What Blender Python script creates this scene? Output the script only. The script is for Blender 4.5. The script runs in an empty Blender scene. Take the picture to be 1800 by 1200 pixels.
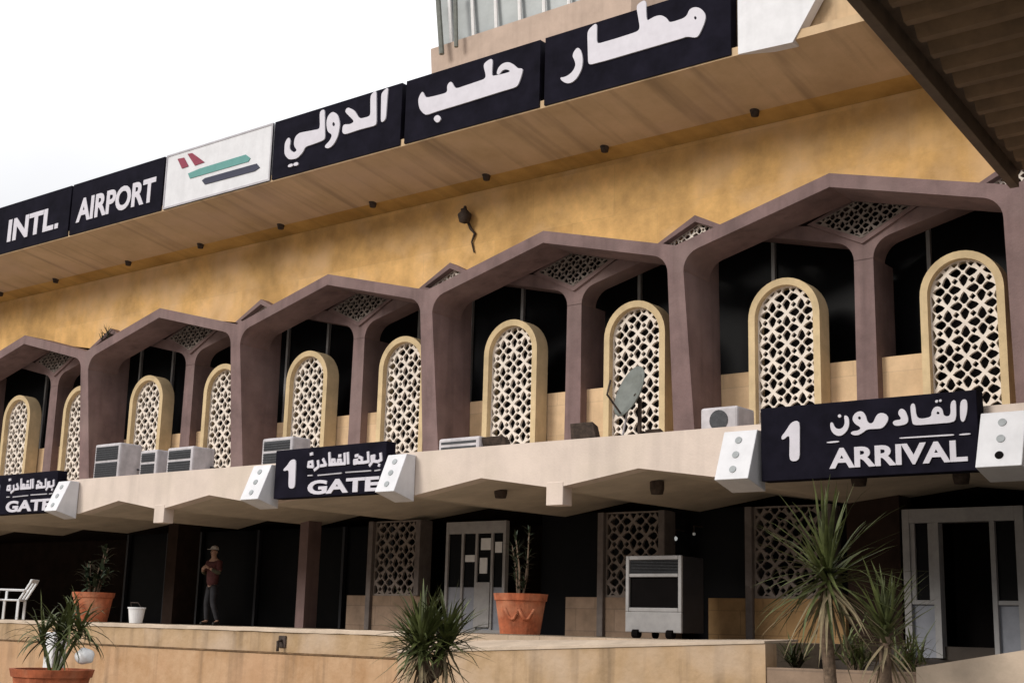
import bpy, bmesh, math, random
from mathutils import Vector, Matrix
rad = math.radians
scene = bpy.context.scene
COL = scene.collection

# ------------------------------------------------------------------ camera, sky, sun, exposure
CAM = Vector((31.3214, -20.6096, 1.65))
RIGHT = Vector((0.78294, 0.62153, 0.02666))
DOWN = Vector((-0.11015, 0.18066, -0.97736))
FWD = Vector((-0.61227, 0.76227, 0.20991))
FPX = 2362.48                                  # focal length in pixels of an 1800 px wide frame
cam_d = bpy.data.cameras.new("camera")
cam_d.sensor_width = 36.0
cam_d.lens = FPX / 1800 * 36
cam_d.clip_start = 0.1
cam_d.clip_end = 2000
cam = bpy.data.objects.new("camera", cam_d)
COL.objects.link(cam)
M = Matrix.Identity(4)
for i in range(3):
    M[i][0], M[i][1], M[i][2], M[i][3] = RIGHT[i], -DOWN[i], -FWD[i], CAM[i]
cam.matrix_world = M
scene.camera = cam

SUN_EL, SUN_AZ = 25, 202                       # azimuth clockwise from +y (north)
world = bpy.data.worlds.new("World")
scene.world = world
world.use_nodes = True
wn, wl = world.node_tree.nodes, world.node_tree.links
wn.clear()
out = wn.new('ShaderNodeOutputWorld')
bg = wn.new('ShaderNodeBackground')
bg.inputs['Strength'].default_value = 0.11
sky = wn.new('ShaderNodeTexSky')
sky.sky_type = 'NISHITA'
sky.sun_disc = False
sky.sun_elevation = rad(SUN_EL)
sky.sun_rotation = rad(SUN_AZ)
tc = wn.new('ShaderNodeTexCoord')
sep = wn.new('ShaderNodeSeparateXYZ')
wl.new(tc.outputs['Generated'], sep.inputs[0])
ramp = wn.new('ShaderNodeValToRGB')            # overcast: dim at the horizon, brightest overhead
cr = ramp.color_ramp
cr.elements[0].position, cr.elements[0].color = 0.0, (.10, .10, .10, 1)
cr.elements[1].position, cr.elements[1].color = 1.0, (1, 1, 1, 1)
e = cr.elements.new(.17); e.color = (.20, .20, .205, 1)
e = cr.elements.new(.27); e.color = (.66, .66, .67, 1)
e = cr.elements.new(.45); e.color = (.98, .98, 1, 1)
wl.new(sep.outputs[2], ramp.inputs[0])
nz = wn.new('ShaderNodeTexNoise')
nz.inputs['Scale'].default_value = 2.2
nz.inputs['Detail'].default_value = 5
wl.new(tc.outputs['Generated'], nz.inputs['Vector'])
nm = wn.new('ShaderNodeMapRange')
nm.inputs['From Min'].default_value, nm.inputs['From Max'].default_value = .3, .7
nm.inputs['To Min'].default_value, nm.inputs['To Max'].default_value = 9.5, 12.4
wl.new(nz.outputs['Fac'], nm.inputs['Value'])
mul = wn.new('ShaderNodeVectorMath'); mul.operation = 'SCALE'
wl.new(ramp.outputs[0], mul.inputs[0]); wl.new(nm.outputs[0], mul.inputs['Scale'])
mx = wn.new('ShaderNodeMix'); mx.data_type = 'RGBA'
mx.inputs['Factor'].default_value = .94
wl.new(sky.outputs[0], mx.inputs['A']); wl.new(mul.outputs[0], mx.inputs['B'])
wl.new(mx.outputs['Result'], bg.inputs['Color'])
wl.new(bg.outputs[0], out.inputs[0])

sun_d = bpy.data.lights.new("sun", 'SUN')
sun_d.energy = 1.75
sun_d.angle = rad(20)
sun_d.color = (1, .95, .87)
sun = bpy.data.objects.new("sun", sun_d)
COL.objects.link(sun)
sdir = Vector((math.sin(rad(SUN_AZ)) * math.cos(rad(SUN_EL)), math.cos(rad(SUN_AZ)) * math.cos(rad(SUN_EL)), math.sin(rad(SUN_EL))))
sun.rotation_euler = sdir.to_track_quat('Z', 'Y').to_euler()
sun.location = (0, -30, 40)
scene.view_settings.view_transform = 'Standard'
scene.view_settings.look = 'None'
scene.view_settings.exposure = 0.30
scene.view_settings.gamma = 1

random.seed(7)

# ------------------------------------------------------------------ measuring: a photo pixel (1800x1200) on a real plane
def ray(p):
    return RIGHT * ((p[0] - 900) / FPX) + DOWN * ((p[1] - 600) / FPX) + FWD
def on_y(p, y):
    d = ray(p); t = (y - CAM.y) / d.y
    return CAM + d * t
def xz(p, y):
    q = on_y(p, y)
    return (q.x, q.z)

# ------------------------------------------------------------------ materials
def mat(name, col, rough=.8, var=.12, scale=3.0, bump=.15, bscale=40, streak=0.0, sax=(3.2, 3.2, .22), col2=None, spec=.3, metal=0, blot=None, blot_amt=0, brick=None):
    m = bpy.data.materials.new(name)
    m.use_nodes = True
    n, l = m.node_tree.nodes, m.node_tree.links
    b = n['Principled BSDF']
    b.inputs['Roughness'].default_value = rough
    b.inputs['Specular IOR Level'].default_value = spec
    b.inputs['Metallic'].default_value = metal
    t = n.new('ShaderNodeTexCoord')
    geo = n.new('ShaderNodeNewGeometry')
    no = n.new('ShaderNodeTexNoise'); no.inputs['Scale'].default_value = scale; no.inputs['Detail'].default_value = 8
    no.inputs['Roughness'].default_value = .65
    l.new(geo.outputs['Position'], no.inputs['Vector'])
    rp = n.new('ShaderNodeValToRGB')
    c2 = col2 or tuple(c * (1 - var * 2.2) for c in col)
    rp.color_ramp.elements[0].position, rp.color_ramp.elements[0].color = .32, (*c2, 1)
    rp.color_ramp.elements[1].position, rp.color_ramp.elements[1].color = .66, (*[min(1, c * (1 + var * .6)) for c in col], 1)
    l.new(no.outputs['Fac'], rp.inputs[0])
    cur = rp.outputs[0]
    if streak:
        mp = n.new('ShaderNodeMapping'); mp.inputs['Scale'].default_value = sax
        l.new(geo.outputs['Position'], mp.inputs['Vector'])
        s = n.new('ShaderNodeTexNoise'); s.inputs['Scale'].default_value = 1.3; s.inputs['Detail'].default_value = 6
        l.new(mp.outputs[0], s.inputs['Vector'])
        sr = n.new('ShaderNodeMapRange'); sr.inputs['From Min'].default_value, sr.inputs['From Max'].default_value = .5, .75
        sr.inputs['To Max'].default_value = streak
        l.new(s.outputs['Fac'], sr.inputs['Value'])
        mm = n.new('ShaderNodeMix'); mm.data_type = 'RGBA'
        mm.inputs['B'].default_value = (*[c * .42 for c in col], 1)
        l.new(sr.outputs[0], mm.inputs['Factor']); l.new(cur, mm.inputs['A'])
        cur = mm.outputs['Result']
    if blot:
        s = n.new('ShaderNodeTexNoise'); s.inputs['Scale'].default_value = scale * .45; s.inputs['Detail'].default_value = 4
        mp = n.new('ShaderNodeMapping'); mp.inputs['Location'].default_value = (13, 5, 9)
        l.new(geo.outputs['Position'], mp.inputs['Vector']); l.new(mp.outputs[0], s.inputs['Vector'])
        sr = n.new('ShaderNodeMapRange'); sr.inputs['From Min'].default_value, sr.inputs['From Max'].default_value = .48, .68
        sr.inputs['To Max'].default_value = blot_amt
        l.new(s.outputs['Fac'], sr.inputs['Value'])
        mm = n.new('ShaderNodeMix'); mm.data_type = 'RGBA'
        mm.inputs['B'].default_value = (*blot, 1)
        l.new(sr.outputs[0], mm.inputs['Factor']); l.new(cur, mm.inputs['A'])
        cur = mm.outputs['Result']
    height = None
    if brick:                                   # cladding slabs: (slab width, slab height, joint colour factor)
        sx = n.new('ShaderNodeSeparateXYZ'); l.new(geo.outputs['Position'], sx.inputs[0])
        cb = n.new('ShaderNodeCombineXYZ'); l.new(sx.outputs[0], cb.inputs[0]); l.new(sx.outputs[2], cb.inputs[1])
        br = n.new('ShaderNodeTexBrick'); br.offset = .5
        br.inputs['Scale'].default_value = 1
        br.inputs['Brick Width'].default_value, br.inputs['Row Height'].default_value = brick[0], brick[1]
        br.inputs['Mortar Size'].default_value = .012
        br.inputs['Mortar Smooth'].default_value = .4
        br.inputs['Color1'].default_value = (1, 1, 1, 1); br.inputs['Color2'].default_value = (.86, .84, .8, 1)
        br.inputs['Mortar'].default_value = (*[brick[2]] * 3, 1)
        l.new(cb.outputs[0], br.inputs['Vector'])
        mm = n.new('ShaderNodeMix'); mm.data_type = 'RGBA'; mm.blend_type = 'MULTIPLY'; mm.inputs['Factor'].default_value = 1
        l.new(cur, mm.inputs['A']); l.new(br.outputs['Color'], mm.inputs['B'])
        cur = mm.outputs['Result']
    l.new(cur, b.inputs['Base Color'])
    if bump:
        bn = n.new('ShaderNodeTexNoise'); bn.inputs['Scale'].default_value = bscale; bn.inputs['Detail'].default_value = 6
        l.new(geo.outputs['Position'], bn.inputs['Vector'])
        bp = n.new('ShaderNodeBump'); bp.inputs['Strength'].default_value = bump; bp.inputs['Distance'].default_value = .02
        l.new(bn.outputs['Fac'], bp.inputs['Height']); l.new(bp.outputs[0], b.inputs['Normal'])
    return m

MT = dict(
    wall=mat('yellow stone wall', (.74, .45, .175), .85, .14, 1.7, .45, 14, .55, (.60, .34, .115), blot=(.76, .51, .29), blot_amt=.7, brick=(2.07, 1.1, .88)),
    soffit=mat('weathered soffit paint', (.56, .40, .25), .85, .16, .7, .25, 14, .75, sax=(2.2, .14, .3), col2=(.47, .33, .19), blot=(.54, .385, .29), blot_amt=.6),
    soffit_low=mat('ochre soffit paint', (.55, .34, .11), .85, .14, .8, .25, 14, .5, sax=(2.2, .14, .3), col2=(.38, .22, .06)),
    mauve=mat('mauve brown concrete paint', (.205, .135, .130), .8, .16, 1.3, .3, 24, .55, blot=(.25, .18, .168), blot_amt=.5),
    vault=mat('vault colour with shade', (.05, .028, .027), .9, .1, 2, .1, 20),  # ceiling shade is put into this near-black colour
    frame=mat('cream stone frame', (.60, .46, .27), .8, .10, 2.5, .2, 40, .25),
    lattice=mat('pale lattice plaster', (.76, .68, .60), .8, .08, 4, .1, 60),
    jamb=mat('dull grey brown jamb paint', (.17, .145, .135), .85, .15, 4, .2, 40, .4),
    lattice_shaded=mat('lattice plaster with shade in colour', (.22, .185, .165), .85, .1, 4, .1, 60),  # same lattice plaster, darkened in colour to stand for shade
    parapet=mat('tan parapet stone', (.70, .50, .31), .85, .10, 2, .2, 30, .25, brick=(1.3, .62, .8)),
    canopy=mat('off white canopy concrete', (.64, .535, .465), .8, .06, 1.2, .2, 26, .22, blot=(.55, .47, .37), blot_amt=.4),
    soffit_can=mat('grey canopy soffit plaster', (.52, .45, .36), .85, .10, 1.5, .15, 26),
    sign=mat('navy black sign face', (.010, .009, .016), .7, .2, 2.5, .04, 20, spec=.03),
    sign_side=mat('dark sign side', (.03, .03, .036), .5, .1, 4, .05, 20),
    white=mat('white sign lettering', (.58, .555, .61), .5, .04, 5, 0),
    whitebox=mat('white painted sheet metal', (.66, .655, .68), .5, .05, 3, .05, 20, .12),
    silver=mat('dull sheet metal', (.42, .40, .43), .5, .1, 3, .1, 20, .2),
    greyd=mat('grey stud', (.33, .35, .36), .6, .1, 9, 0),
    teal=mat('teal sign paint', (.10, .28, .26), .5, .05, 5, 0),
    navy=mat('navy sign paint', (.02, .022, .05), .5, .05, 5, 0),
    maroon=mat('maroon sign paint', (.23, .02, .05), .5, .05, 5, 0),
    black=mat('black for unlit openings and fittings', (.006, .005, .005), .9, .1, 3, 0, spec=.05),  # shade of unlit openings as plain colour; wheels and a stud share it
    glass=mat('dark tinted glass', (.006, .006, .007), .3, .1, 3, 0, spec=.05),
    hall=mat('hall stone with shade in colour', (.035, .022, .017), .9, .15, 2, .1, 20, spec=.1),  # darkness of the unlit hall is put into the stone colour
    hallfloor=mat('dark hall floor tiles', (.05, .038, .03), .6, .15, 2, .1, 20, spec=.2),  # floor colour also carries the hall's shade
    brownstone=mat('brown stone dado', (.31, .22, .16), .85, .15, 2, .2, 25, .2, brick=(.9, .42, .7)),
    ochrestone=mat('ochre stone dado', (.38, .235, .11), .85, .15, 2, .2, 25, .2, brick=(.9, .42, .7)),
    alum=mat('dull aluminium frame', (.33, .32, .32), .5, .08, 5, .05, 30),
    alum_panel=mat('grey blue door panel', (.26, .27, .31), .55, .08, 4, .05, 30),
    ac=mat('off white air conditioner casing', (.52, .49, .51), .6, .12, 4, .05, 30, .45),
    grille=mat('dark grille', (.05, .052, .058), .6, .2, 20, .1, 60),
    dish=mat('grey green dish metal', (.16, .17, .155), .6, .12, 6, .05, 20),
    rust_stain=mat('dark stained mortar seam', (.17, .10, .05), .95, .3, 5, .4, 20),
    rust=mat('dark rusty metal', (.065, .045, .035), .8, .3, 10, .2, 40),
    terrace=mat('worn terrace paving', (.46, .36, .27), .8, .15, 1.6, .2, 20, brick=(.6, .6, .7)),
    twall=mat('tan rendered terrace wall', (.42, .29, .18), .9, .22, 2.2, .6, 12, .9, col2=(.36, .24, .13), blot=(.48, .36, .26), blot_amt=.85),
    twall_low=mat('orange tan terrace plinth', (.44, .285, .17), .9, .2, 2.0, .6, 12, .8, col2=(.38, .22, .11), blot=(.48, .29, .17), blot_amt=.7),
    coping=mat('pale coping', (.54, .43, .33), .8, .12, 1.6, .2, 20),
    asphalt=mat('pale worn concrete forecourt', (.24, .215, .18), .9, .15, .8, .3, 30),
    pot=mat('terracotta', (.43, .12, .052), .85, .24, 5, .2, 30, .3, blot=(.50, .27, .16), blot_amt=.45),
    soil=mat('dry soil', (.07, .05, .035), .95, .2, 12, .4, 40),
    leaf=mat('yucca leaf', (.095, .112, .034), .5, .35, 3, 0, spec=.35),
    leaf_dark=mat('dark leaf', (.030, .045, .022), .5, .3, 4, 0, spec=.3),
    leaf_dry=mat('dry pale leaf', (.25, .2, .12), .8, .2, 4, 0),
    bark=mat('yucca bark', (.16, .11, .075), .9, .25, 14, .6, 30),
    roofmetal=mat('brown corrugated sheet', (.16, .10, .055), .7, .15, 2, .1, 20, .3),
    roofbeam=mat('brown edge trim', (.11, .075, .05), .7, .12, 3, .1, 20, .3),
    tower=mat('pinkish tower concrete', (.46, .36, .30), .85, .08, 1, .15, 18, .2),
    towerglass=mat('pale tower glazing', (.33, .36, .37), .25, .1, 1, 0, spec=.5),
    plastic=mat('white plastic', (.75, .75, .76), .4, .05, 5, 0),
    skin=mat('skin', (.42, .25, .18), .6, .08, 9, 0),
    shirt=mat('dusty maroon shirt', (.10, .033, .033), .85, .2, 9, .1, 60),
    sleeve=mat('olive sleeve cloth', (.10, .09, .06), .85, .2, 9, .1, 60),
    trousers=mat('dark grey trousers', (.04, .04, .046), .9, .2, 9, .1, 60),
    cap=mat('pale cap cloth', (.50, .47, .45), .8, .1, 9, .1, 60),
    shoe=mat('dark shoe leather', (.03, .027, .025), .6, .1, 9, 0),
)

# ------------------------------------------------------------------ mesh helpers
class MB:
    def __init__(s): s.v, s.f = [], []
    def add(s, vs, fs):
        o = len(s.v); s.v += [tuple(v) for v in vs]; s.f += [tuple(i + o for i in f) for f in fs]; return s
    def box(s, x0, x1, y0, y1, z0, z1):
        return s.add([(x0, y0, z0), (x1, y0, z0), (x1, y1, z0), (x0, y1, z0), (x0, y0, z1), (x1, y0, z1), (x1, y1, z1), (x0, y1, z1)],
                     [(0, 3, 2, 1), (4, 5, 6, 7), (0, 1, 5, 4), (1, 2, 6, 5), (2, 3, 7, 6), (3, 0, 4, 7)])
    def prism(s, a, b):                         # two matching loops of 3-D points
        n = len(a)
        return s.add(list(a) + list(b), [tuple(range(n))[::-1], tuple(range(n, 2 * n))] + [(i, (i + 1) % n, n + (i + 1) % n, n + i) for i in range(n)])
    def tube(s, pts, r, n=8):
        pts = [Vector(p) for p in pts]; rs = r if isinstance(r, (list, tuple)) else [r] * len(pts)
        rings = []
        for i, p in enumerate(pts):
            d = (pts[min(i + 1, len(pts) - 1)] - pts[max(i - 1, 0)]).normalized()
            u = d.cross(Vector((0, 0, 1)) if abs(d.z) < .9 else Vector((1, 0, 0))).normalized(); w = d.cross(u)
            rings.append([p + (u * math.cos(2 * math.pi * k / n) + w * math.sin(2 * math.pi * k / n)) * rs[i] for k in range(n)])
        vs = [v for q in rings for v in q]
        fs = [(i * n + k, i * n + (k + 1) % n, (i + 1) * n + (k + 1) % n, (i + 1) * n + k) for i in range(len(pts) - 1) for k in range(n)]
        fs += [tuple(range(n))[::-1], tuple(range((len(pts) - 1) * n, len(pts) * n))]
        return s.add(vs, fs)
    def lathe(s, prof, c, n=28):                # prof: (r, z)
        vs = [(c[0] + r * math.cos(2 * math.pi * k / n), c[1] + r * math.sin(2 * math.pi * k / n), c[2] + z) for r, z in prof for k in range(n)]
        fs = [(i * n + k, i * n + (k + 1) % n, (i + 1) * n + (k + 1) % n, (i + 1) * n + k) for i in range(len(prof) - 1) for k in range(n)]
        return s.add(vs, fs)
    def quad(s, a, b, c, d): return s.add([a, b, c, d], [(0, 1, 2, 3)])
    def mesh(s, name):
        me = bpy.data.meshes.new(name); me.from_pydata(s.v, [], s.f); me.update()
        bm = bmesh.new(); bm.from_mesh(me); bmesh.ops.recalc_face_normals(bm, faces=bm.faces); bm.to_mesh(me); bm.free()
        return me

def link(name, me, m, parent=None, smooth=False, bevel=0):
    o = bpy.data.objects.new(name, me); COL.objects.link(o)
    if m is not None:
        me.materials.clear(); me.materials.append(MT[m] if isinstance(m, str) else m)
    if smooth:
        for p in me.polygons: p.use_smooth = True
    if bevel:
        bv = o.modifiers.new('bevel', 'BEVEL'); bv.width = bevel; bv.segments = 2; bv.limit_method = 'ANGLE'; bv.angle_limit = rad(40)
    if parent:
        o.parent = parent
        o.matrix_parent_inverse = Matrix.Identity(4)
        o.location = Vector((0, 0, 0)) - Vector(parent.get('_base', (0, 0, 0)))
    return o
def put(name, mb, m, parent=None, **k): return link(name, mb.mesh(name), m, parent, **k)

BASES = {}
def thing(name, label, cat, loc=(0, 0, 0), group=None):
    o = bpy.data.objects.new(name, None); COL.objects.link(o); o.location = loc
    o.empty_display_size = .2
    tag(o, label, cat, group); BASES[o.name] = Vector(loc)
    return o
def tag(o, label, cat, group=None):
    o['label'] = label; o['category'] = cat
    if group: o['group'] = group
    return o
def part(name, mb, m, parent, **k):
    """a mesh given in world coordinates, hung under a thing (or one of its parts)"""
    me = mb.mesh(name) if isinstance(mb, MB) else mb
    o = link(name, me, m, None, **k)
    base = BASES.get(parent.name, Vector((0, 0, 0)))
    o.parent = parent
    BASES[o.name] = base
    for v in me.vertices: v.co -= base
    if parent.type == 'MESH':                    # sub-part: its parent's own origin already sits at the base
        pass
    return o
def structure(name, mb, m, kind='structure', **k):
    o = put(name, mb, m, **k); o['kind'] = kind; return o
def copy_tree(o, parent=None, offset=None):
    c = o.copy(); COL.objects.link(c)
    if parent is not None:
        c.parent = parent
    if offset is not None: c.location = Vector(o.location) + Vector(offset)
    BASES[c.name] = BASES.get(o.name, Vector((0, 0, 0)))
    for ch in [q for q in bpy.data.objects if q.parent == o]: copy_tree(ch, c)
    return c

def plate_mesh(outer, holes, y0, y1, name='plate', extra=()):
    """flat plate in the xz plane between y0 (front) and y1 (back); holes are cut through it"""
    cu = bpy.data.curves.new(name, 'CURVE'); cu.dimensions = '2D'; cu.fill_mode = 'BOTH'
    cu.extrude = abs(y1 - y0) / 2
    for poly in [outer] + list(extra) + list(holes):
        sp = cu.splines.new('POLY'); sp.points.add(len(poly) - 1)
        for q, p in zip(sp.points, poly): q.co = (p[0], p[1], 0, 1)
        sp.use_cyclic_u = True
    ob = bpy.data.objects.new(name, cu)
    me = bpy.data.meshes.new_from_object(ob)
    bpy.data.objects.remove(ob); bpy.data.curves.remove(cu)
    ym = (y0 + y1) / 2
    for v in me.vertices:
        x, y, z = v.co; v.co = (x, ym - z, y)
    me.name = name
    return me

def text_mesh(s, x0, x1, z0, z1, y, bold=.035, depth=.012):
    cu = bpy.data.curves.new('text', 'FONT'); cu.body = s; cu.offset = bold; cu.extrude = .01; cu.resolution_u = 4
    ob = bpy.data.objects.new('text', cu); me = bpy.data.meshes.new_from_object(ob)
    bpy.data.objects.remove(ob); bpy.data.curves.remove(cu)
    X = [v.co.x for v in me.vertices]; Z = [v.co.y for v in me.vertices]; D = [v.co.z for v in me.vertices]
    ax, bx, az, bz, dmin, dmax = min(X), max(X), min(Z), max(Z), min(D), max(D)
    for v in me.vertices:
        a, b, d = v.co
        v.co = (x0 + (a - ax) / (bx - ax) * (x1 - x0), y - depth * (d - dmin) / (dmax - dmin), z0 + (b - az) / (bz - az) * (z1 - z0))
    return me

def join_meshes(name, ms):
    me = bpy.data.meshes.new(name); v, f = [], []
    for m in ms:
        o = len(v); v += [tuple(q.co) for q in m.vertices]; f += [tuple(i + o for i in p.vertices) for p in m.polygons]
    me.from_pydata(v, [], f); me.update(); return me

def clip(poly, conv):
    """Sutherland-Hodgman clip of poly by a convex counter-clockwise polygon"""
    outp = list(poly)
    for i in range(len(conv)):
        a, b = conv[i], conv[(i + 1) % len(conv)]
        inp, outp = outp, []
        side = lambda p: (b[0] - a[0]) * (p[1] - a[1]) - (b[1] - a[1]) * (p[0] - a[0])
        for j in range(len(inp)):
            p, q = inp[j], inp[(j + 1) % len(inp)]
            sp, sq = side(p), side(q)
            if sp >= 0: outp.append(p)
            if (sp >= 0) != (sq >= 0):
                t = sp / (sp - sq); outp.append((p[0] + t * (q[0] - p[0]), p[1] + t * (q[1] - p[1])))
        if not outp: return []
    return outp
def area(p): return .5 * sum(p[i][0] * p[(i + 1) % len(p)][1] - p[(i + 1) % len(p)][0] * p[i][1] for i in range(len(p)))

def girih_holes(conv, a=.6, cx=0, cz=0):
    """openings of a star lattice: four kites round every node and a small square between neighbouring nodes"""
    xs = [p[0] for p in conv]; zs = [p[1] for p in conv]
    holes = []
    kite = [(.07, 0), (.16, .08), (.308, .144), (.40, .074), (.44, .03), (.44, -.03), (.40, -.074), (.308, -.144), (.16, -.08)]
    n0, n1 = int((min(xs) - cx) / a) - 1, int((max(xs) - cx) / a) + 2
    m0, m1 = int((min(zs) - cz) / a) - 1, int((max(zs) - cz) / a) + 2
    for i in range(n0, n1):
        for j in range(m0, m1):
            for sx in (0, .5):
                ox, oz = cx + (i + sx) * a, cz + (j + sx) * a
                for q in range(4):
                    t = q * math.pi / 2
                    c, s = math.cos(t), math.sin(t)
                    holes.append([(ox + a * (x * c - z * s), oz + a * (x * s + z * c)) for x, z in kite])
            for dx in (.25, .75):
                for dz in (.25, .75):
                    ox, oz = cx + (i + dx) * a, cz + (j + dz) * a
                    holes.append([(ox + a * .10 * math.cos(t), oz + a * .10 * math.sin(t)) for t in (0, math.pi / 2, math.pi, math.pi * 1.5)])
    res = []
    for h in holes:
        c = clip(h, conv)
        if len(c) >= 3 and abs(area(c)) > .0008: res.append(c)
    return res
def arch_pts(w, zb, zs, n=20):
    """counter-clockwise arch outline: half width w, base zb, springing zs (round top)"""
    return [(-w, zb), (w, zb)] + [(w * math.cos(math.pi * k / n), zs + w * math.sin(math.pi * k / n)) for k in range(n + 1)]
def inset_arch(w, zb, zs, d): return arch_pts(w - d, zb + d, zs)

# ------------------------------------------------------------------ ground
W = 6.2                       # arcade bay
FLOOR = 1.58                  # terrace level above the forecourt
structure('ground', MB().quad((-400, -400, 0), (400, -400, 0), (400, 400, 0), (-400, 400, 0)), 'asphalt')
structure('terrace', MB().box(-16, 21.88, -4.3, 1.0, .5, FLOOR), 'terrace')

# ------------------------------------------------------------------ terminal building
X0, X1 = -16.0, 36.0
B = thing('terminal_building', 'long airport terminal with yellow stone upper wall, mauve arcade and white entrance canopy', 'building', (10, 1, FLOOR))

# upper wall: its lower edge follows the hoods and the small gables over the columns
def col_x(k): return k * W
KS = list(range(-2, 6))
low = []
for k in KS:
    x = col_x(k)
    low += [(x - .80, 9.03), (x, 9.40), (x + .80, 9.03), (x + W / 2, 9.44)]
low = [(X0, 9.0)] + [p for p in low if X0 + .1 < p[0] < X1 - .1] + [(X1, 9.0)]
part('upper_wall', plate_mesh(low + [(X1, 11.09), (X0, 11.09)], [], .95, 1.05), 'wall', B)
# weathered soffit leaning out to the roof edge, in two painted bands, and the roof slab
def soff(y): return 11.09 + (.95 - y) * .37 / 2.31
def soffit_band(y0, y1):
    return MB().prism([(X0, y0, soff(y0)), (X0, y1, soff(y1)), (X0, y1, 11.62), (X0, y0, 11.62)], [(X1, y0, soff(y0)), (X1, y1, soff(y1)), (X1, y1, 11.62), (X1, y0, 11.62)])
part('ochre_soffit_band', soffit_band(.948, .45), 'soffit_low', B)
part('roof_soffit', soffit_band(.447, -1.37), 'soffit', B)
part('roof_parapet', MB().box(X0, X1, -1.12, -.95, 11.625, 12.80), 'soffit', B)
part('roof_slab', MB().box(X0, X1, -.948, 16, 11.63, 11.85), 'soffit', B)
# downlight stubs in the soffit
lampm = None
for i, p in enumerate([(1327, 203), (1063, 266), (855, 318), (655, 368), (493, 408), (352, 440), (225, 470), (97, 503), (0, 525)]):
    q = on_y(p, .42)
    b = MB().lathe([(.001, -.11), (.07, -.10), (.09, .0), (.11, .02), (.11, .12)], (q.x, .42, soff(.42)), 14)
    o = part('soffit_lamp', b, 'rust', B, smooth=True)
# shell
part('side_wall', MB().box(X0 - .3, X0 - .002, .95, 16, 0, 11.62), 'wall', B)
part('side_wall', MB().box(X1 + .002, X1 + .3, .95, 16, 0, 11.62), 'wall', B)
part('rear_wall', MB().box(X0, X1, 15.7, 16, 0, 11.62), 'wall', B)

# front arcade: each column is a fin with a Y head whose arms reach the hood peaks
def fillet(c, a0, a1, r, n=6):
    return [(c[0] + r * math.cos(a0 + (a1 - a0) * i / n), c[1] + r * math.sin(a0 + (a1 - a0) * i / n)) for i in range(n + 1)]
def y_head(hw=.17):
    """right half of the head outline from the shaft side up to the peak (x, z)"""
    sl = .258; zi = 8.47                        # inner edge: z = zi + sl*x
    r = .40
    th = math.atan(sl)
    cx_ = hw + r
    cz_ = zi + sl * cx_ - r / math.cos(th)
    f = fillet((cx_, cz_), math.pi, math.pi / 2 + th, r)
    return f + [(W / 2 - .001, zi + sl * W / 2), (W / 2 - .001, 9.52)]
def column_mesh(zb, lean):
    h = y_head()
    outl = h + [(.0, 8.72)] + [(-x, z) for x, z in reversed(h)]
    zt = h[0][1]
    head = plate_mesh(outl, [], 0, .94)
    # hood band returns: arms continue back as thin vault ribs only through this depth
    m = MB()
    m.prism([(-.23, lean, zb), (.23, lean, zb), (.23, 1.3, zb), (-.23, 1.3, zb)], [(-.17, .0, zt), (.17, .0, zt), (.17, 1.3, zt), (-.17, 1.3, zt)])
    m.prism([(-.17, .95, zt - .05), (.17, .95, zt - .05), (.17, 1.3, zt - .05), (-.17, 1.3, zt - .05)], [(-.17, .95, 8.75), (.17, .95, 8.75), (.17, 1.3, 8.75), (-.17, 1.3, 8.75)])
    # shallow groove down the face
    return head, m.mesh('shaft')
GA = 8.80
def gable_meshes():
    o = [(0, 8.70), (.92, 9.02), (0, 9.49), (-.92, 9.02)]
    i = [(0, 8.80), (.72, 9.04), (0, 9.36), (-.72, 9.04)]
    fr = plate_mesh(o, [i], .70, .95)
    la = plate_mesh(i, girih_holes([(0, 8.82), (.70, 9.04), (0, 9.35), (-.70, 9.04)], .34, 0, 8.97), .86, .90)
    return fr, la
head, shaft = column_mesh(5.0 - .3, .36)
gfr, gla = gable_meshes()
def shifted(me, dx, dy): 
    c = me.copy()
    for v in c.vertices: v.co.x += dx; v.co.y += dy
    return c
for me, m in ((head, 'mauve'), (shaft, 'mauve'), (gfr, 'mauve'), (gla, 'lattice')):
    me.materials.clear(); me.materials.append(MT[m])
def inst(name, me, x, y, parent, rel=True):
    o = bpy.data.objects.new(name, me); COL.objects.link(o); o.parent = parent
    if rel:
        o.location = Vector((x, y, 0)) - BASES[parent.name]; BASES[o.name] = Vector((0, 0, 0))
    else:
        o.location = (0, 0, 0); BASES[o.name] = Vector((0, 0, 0))
    return o
def bev(o, w=.02):
    b = o.modifiers.new('bevel', 'BEVEL'); b.width = w; b.segments = 2; b.limit_method = 'ANGLE'; b.angle_limit = rad(50)
for k in KS:
    c = inst('arcade_column', shaft, col_x(k), 0, B)
    inst('hood_arms', head, 0, 0, c, False)
    g = inst('gable_frame', gfr, 0, 0, c, False)
    if k < 5: pass
    inst('gable_lattice', gla, 0, 0, c, False)
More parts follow.
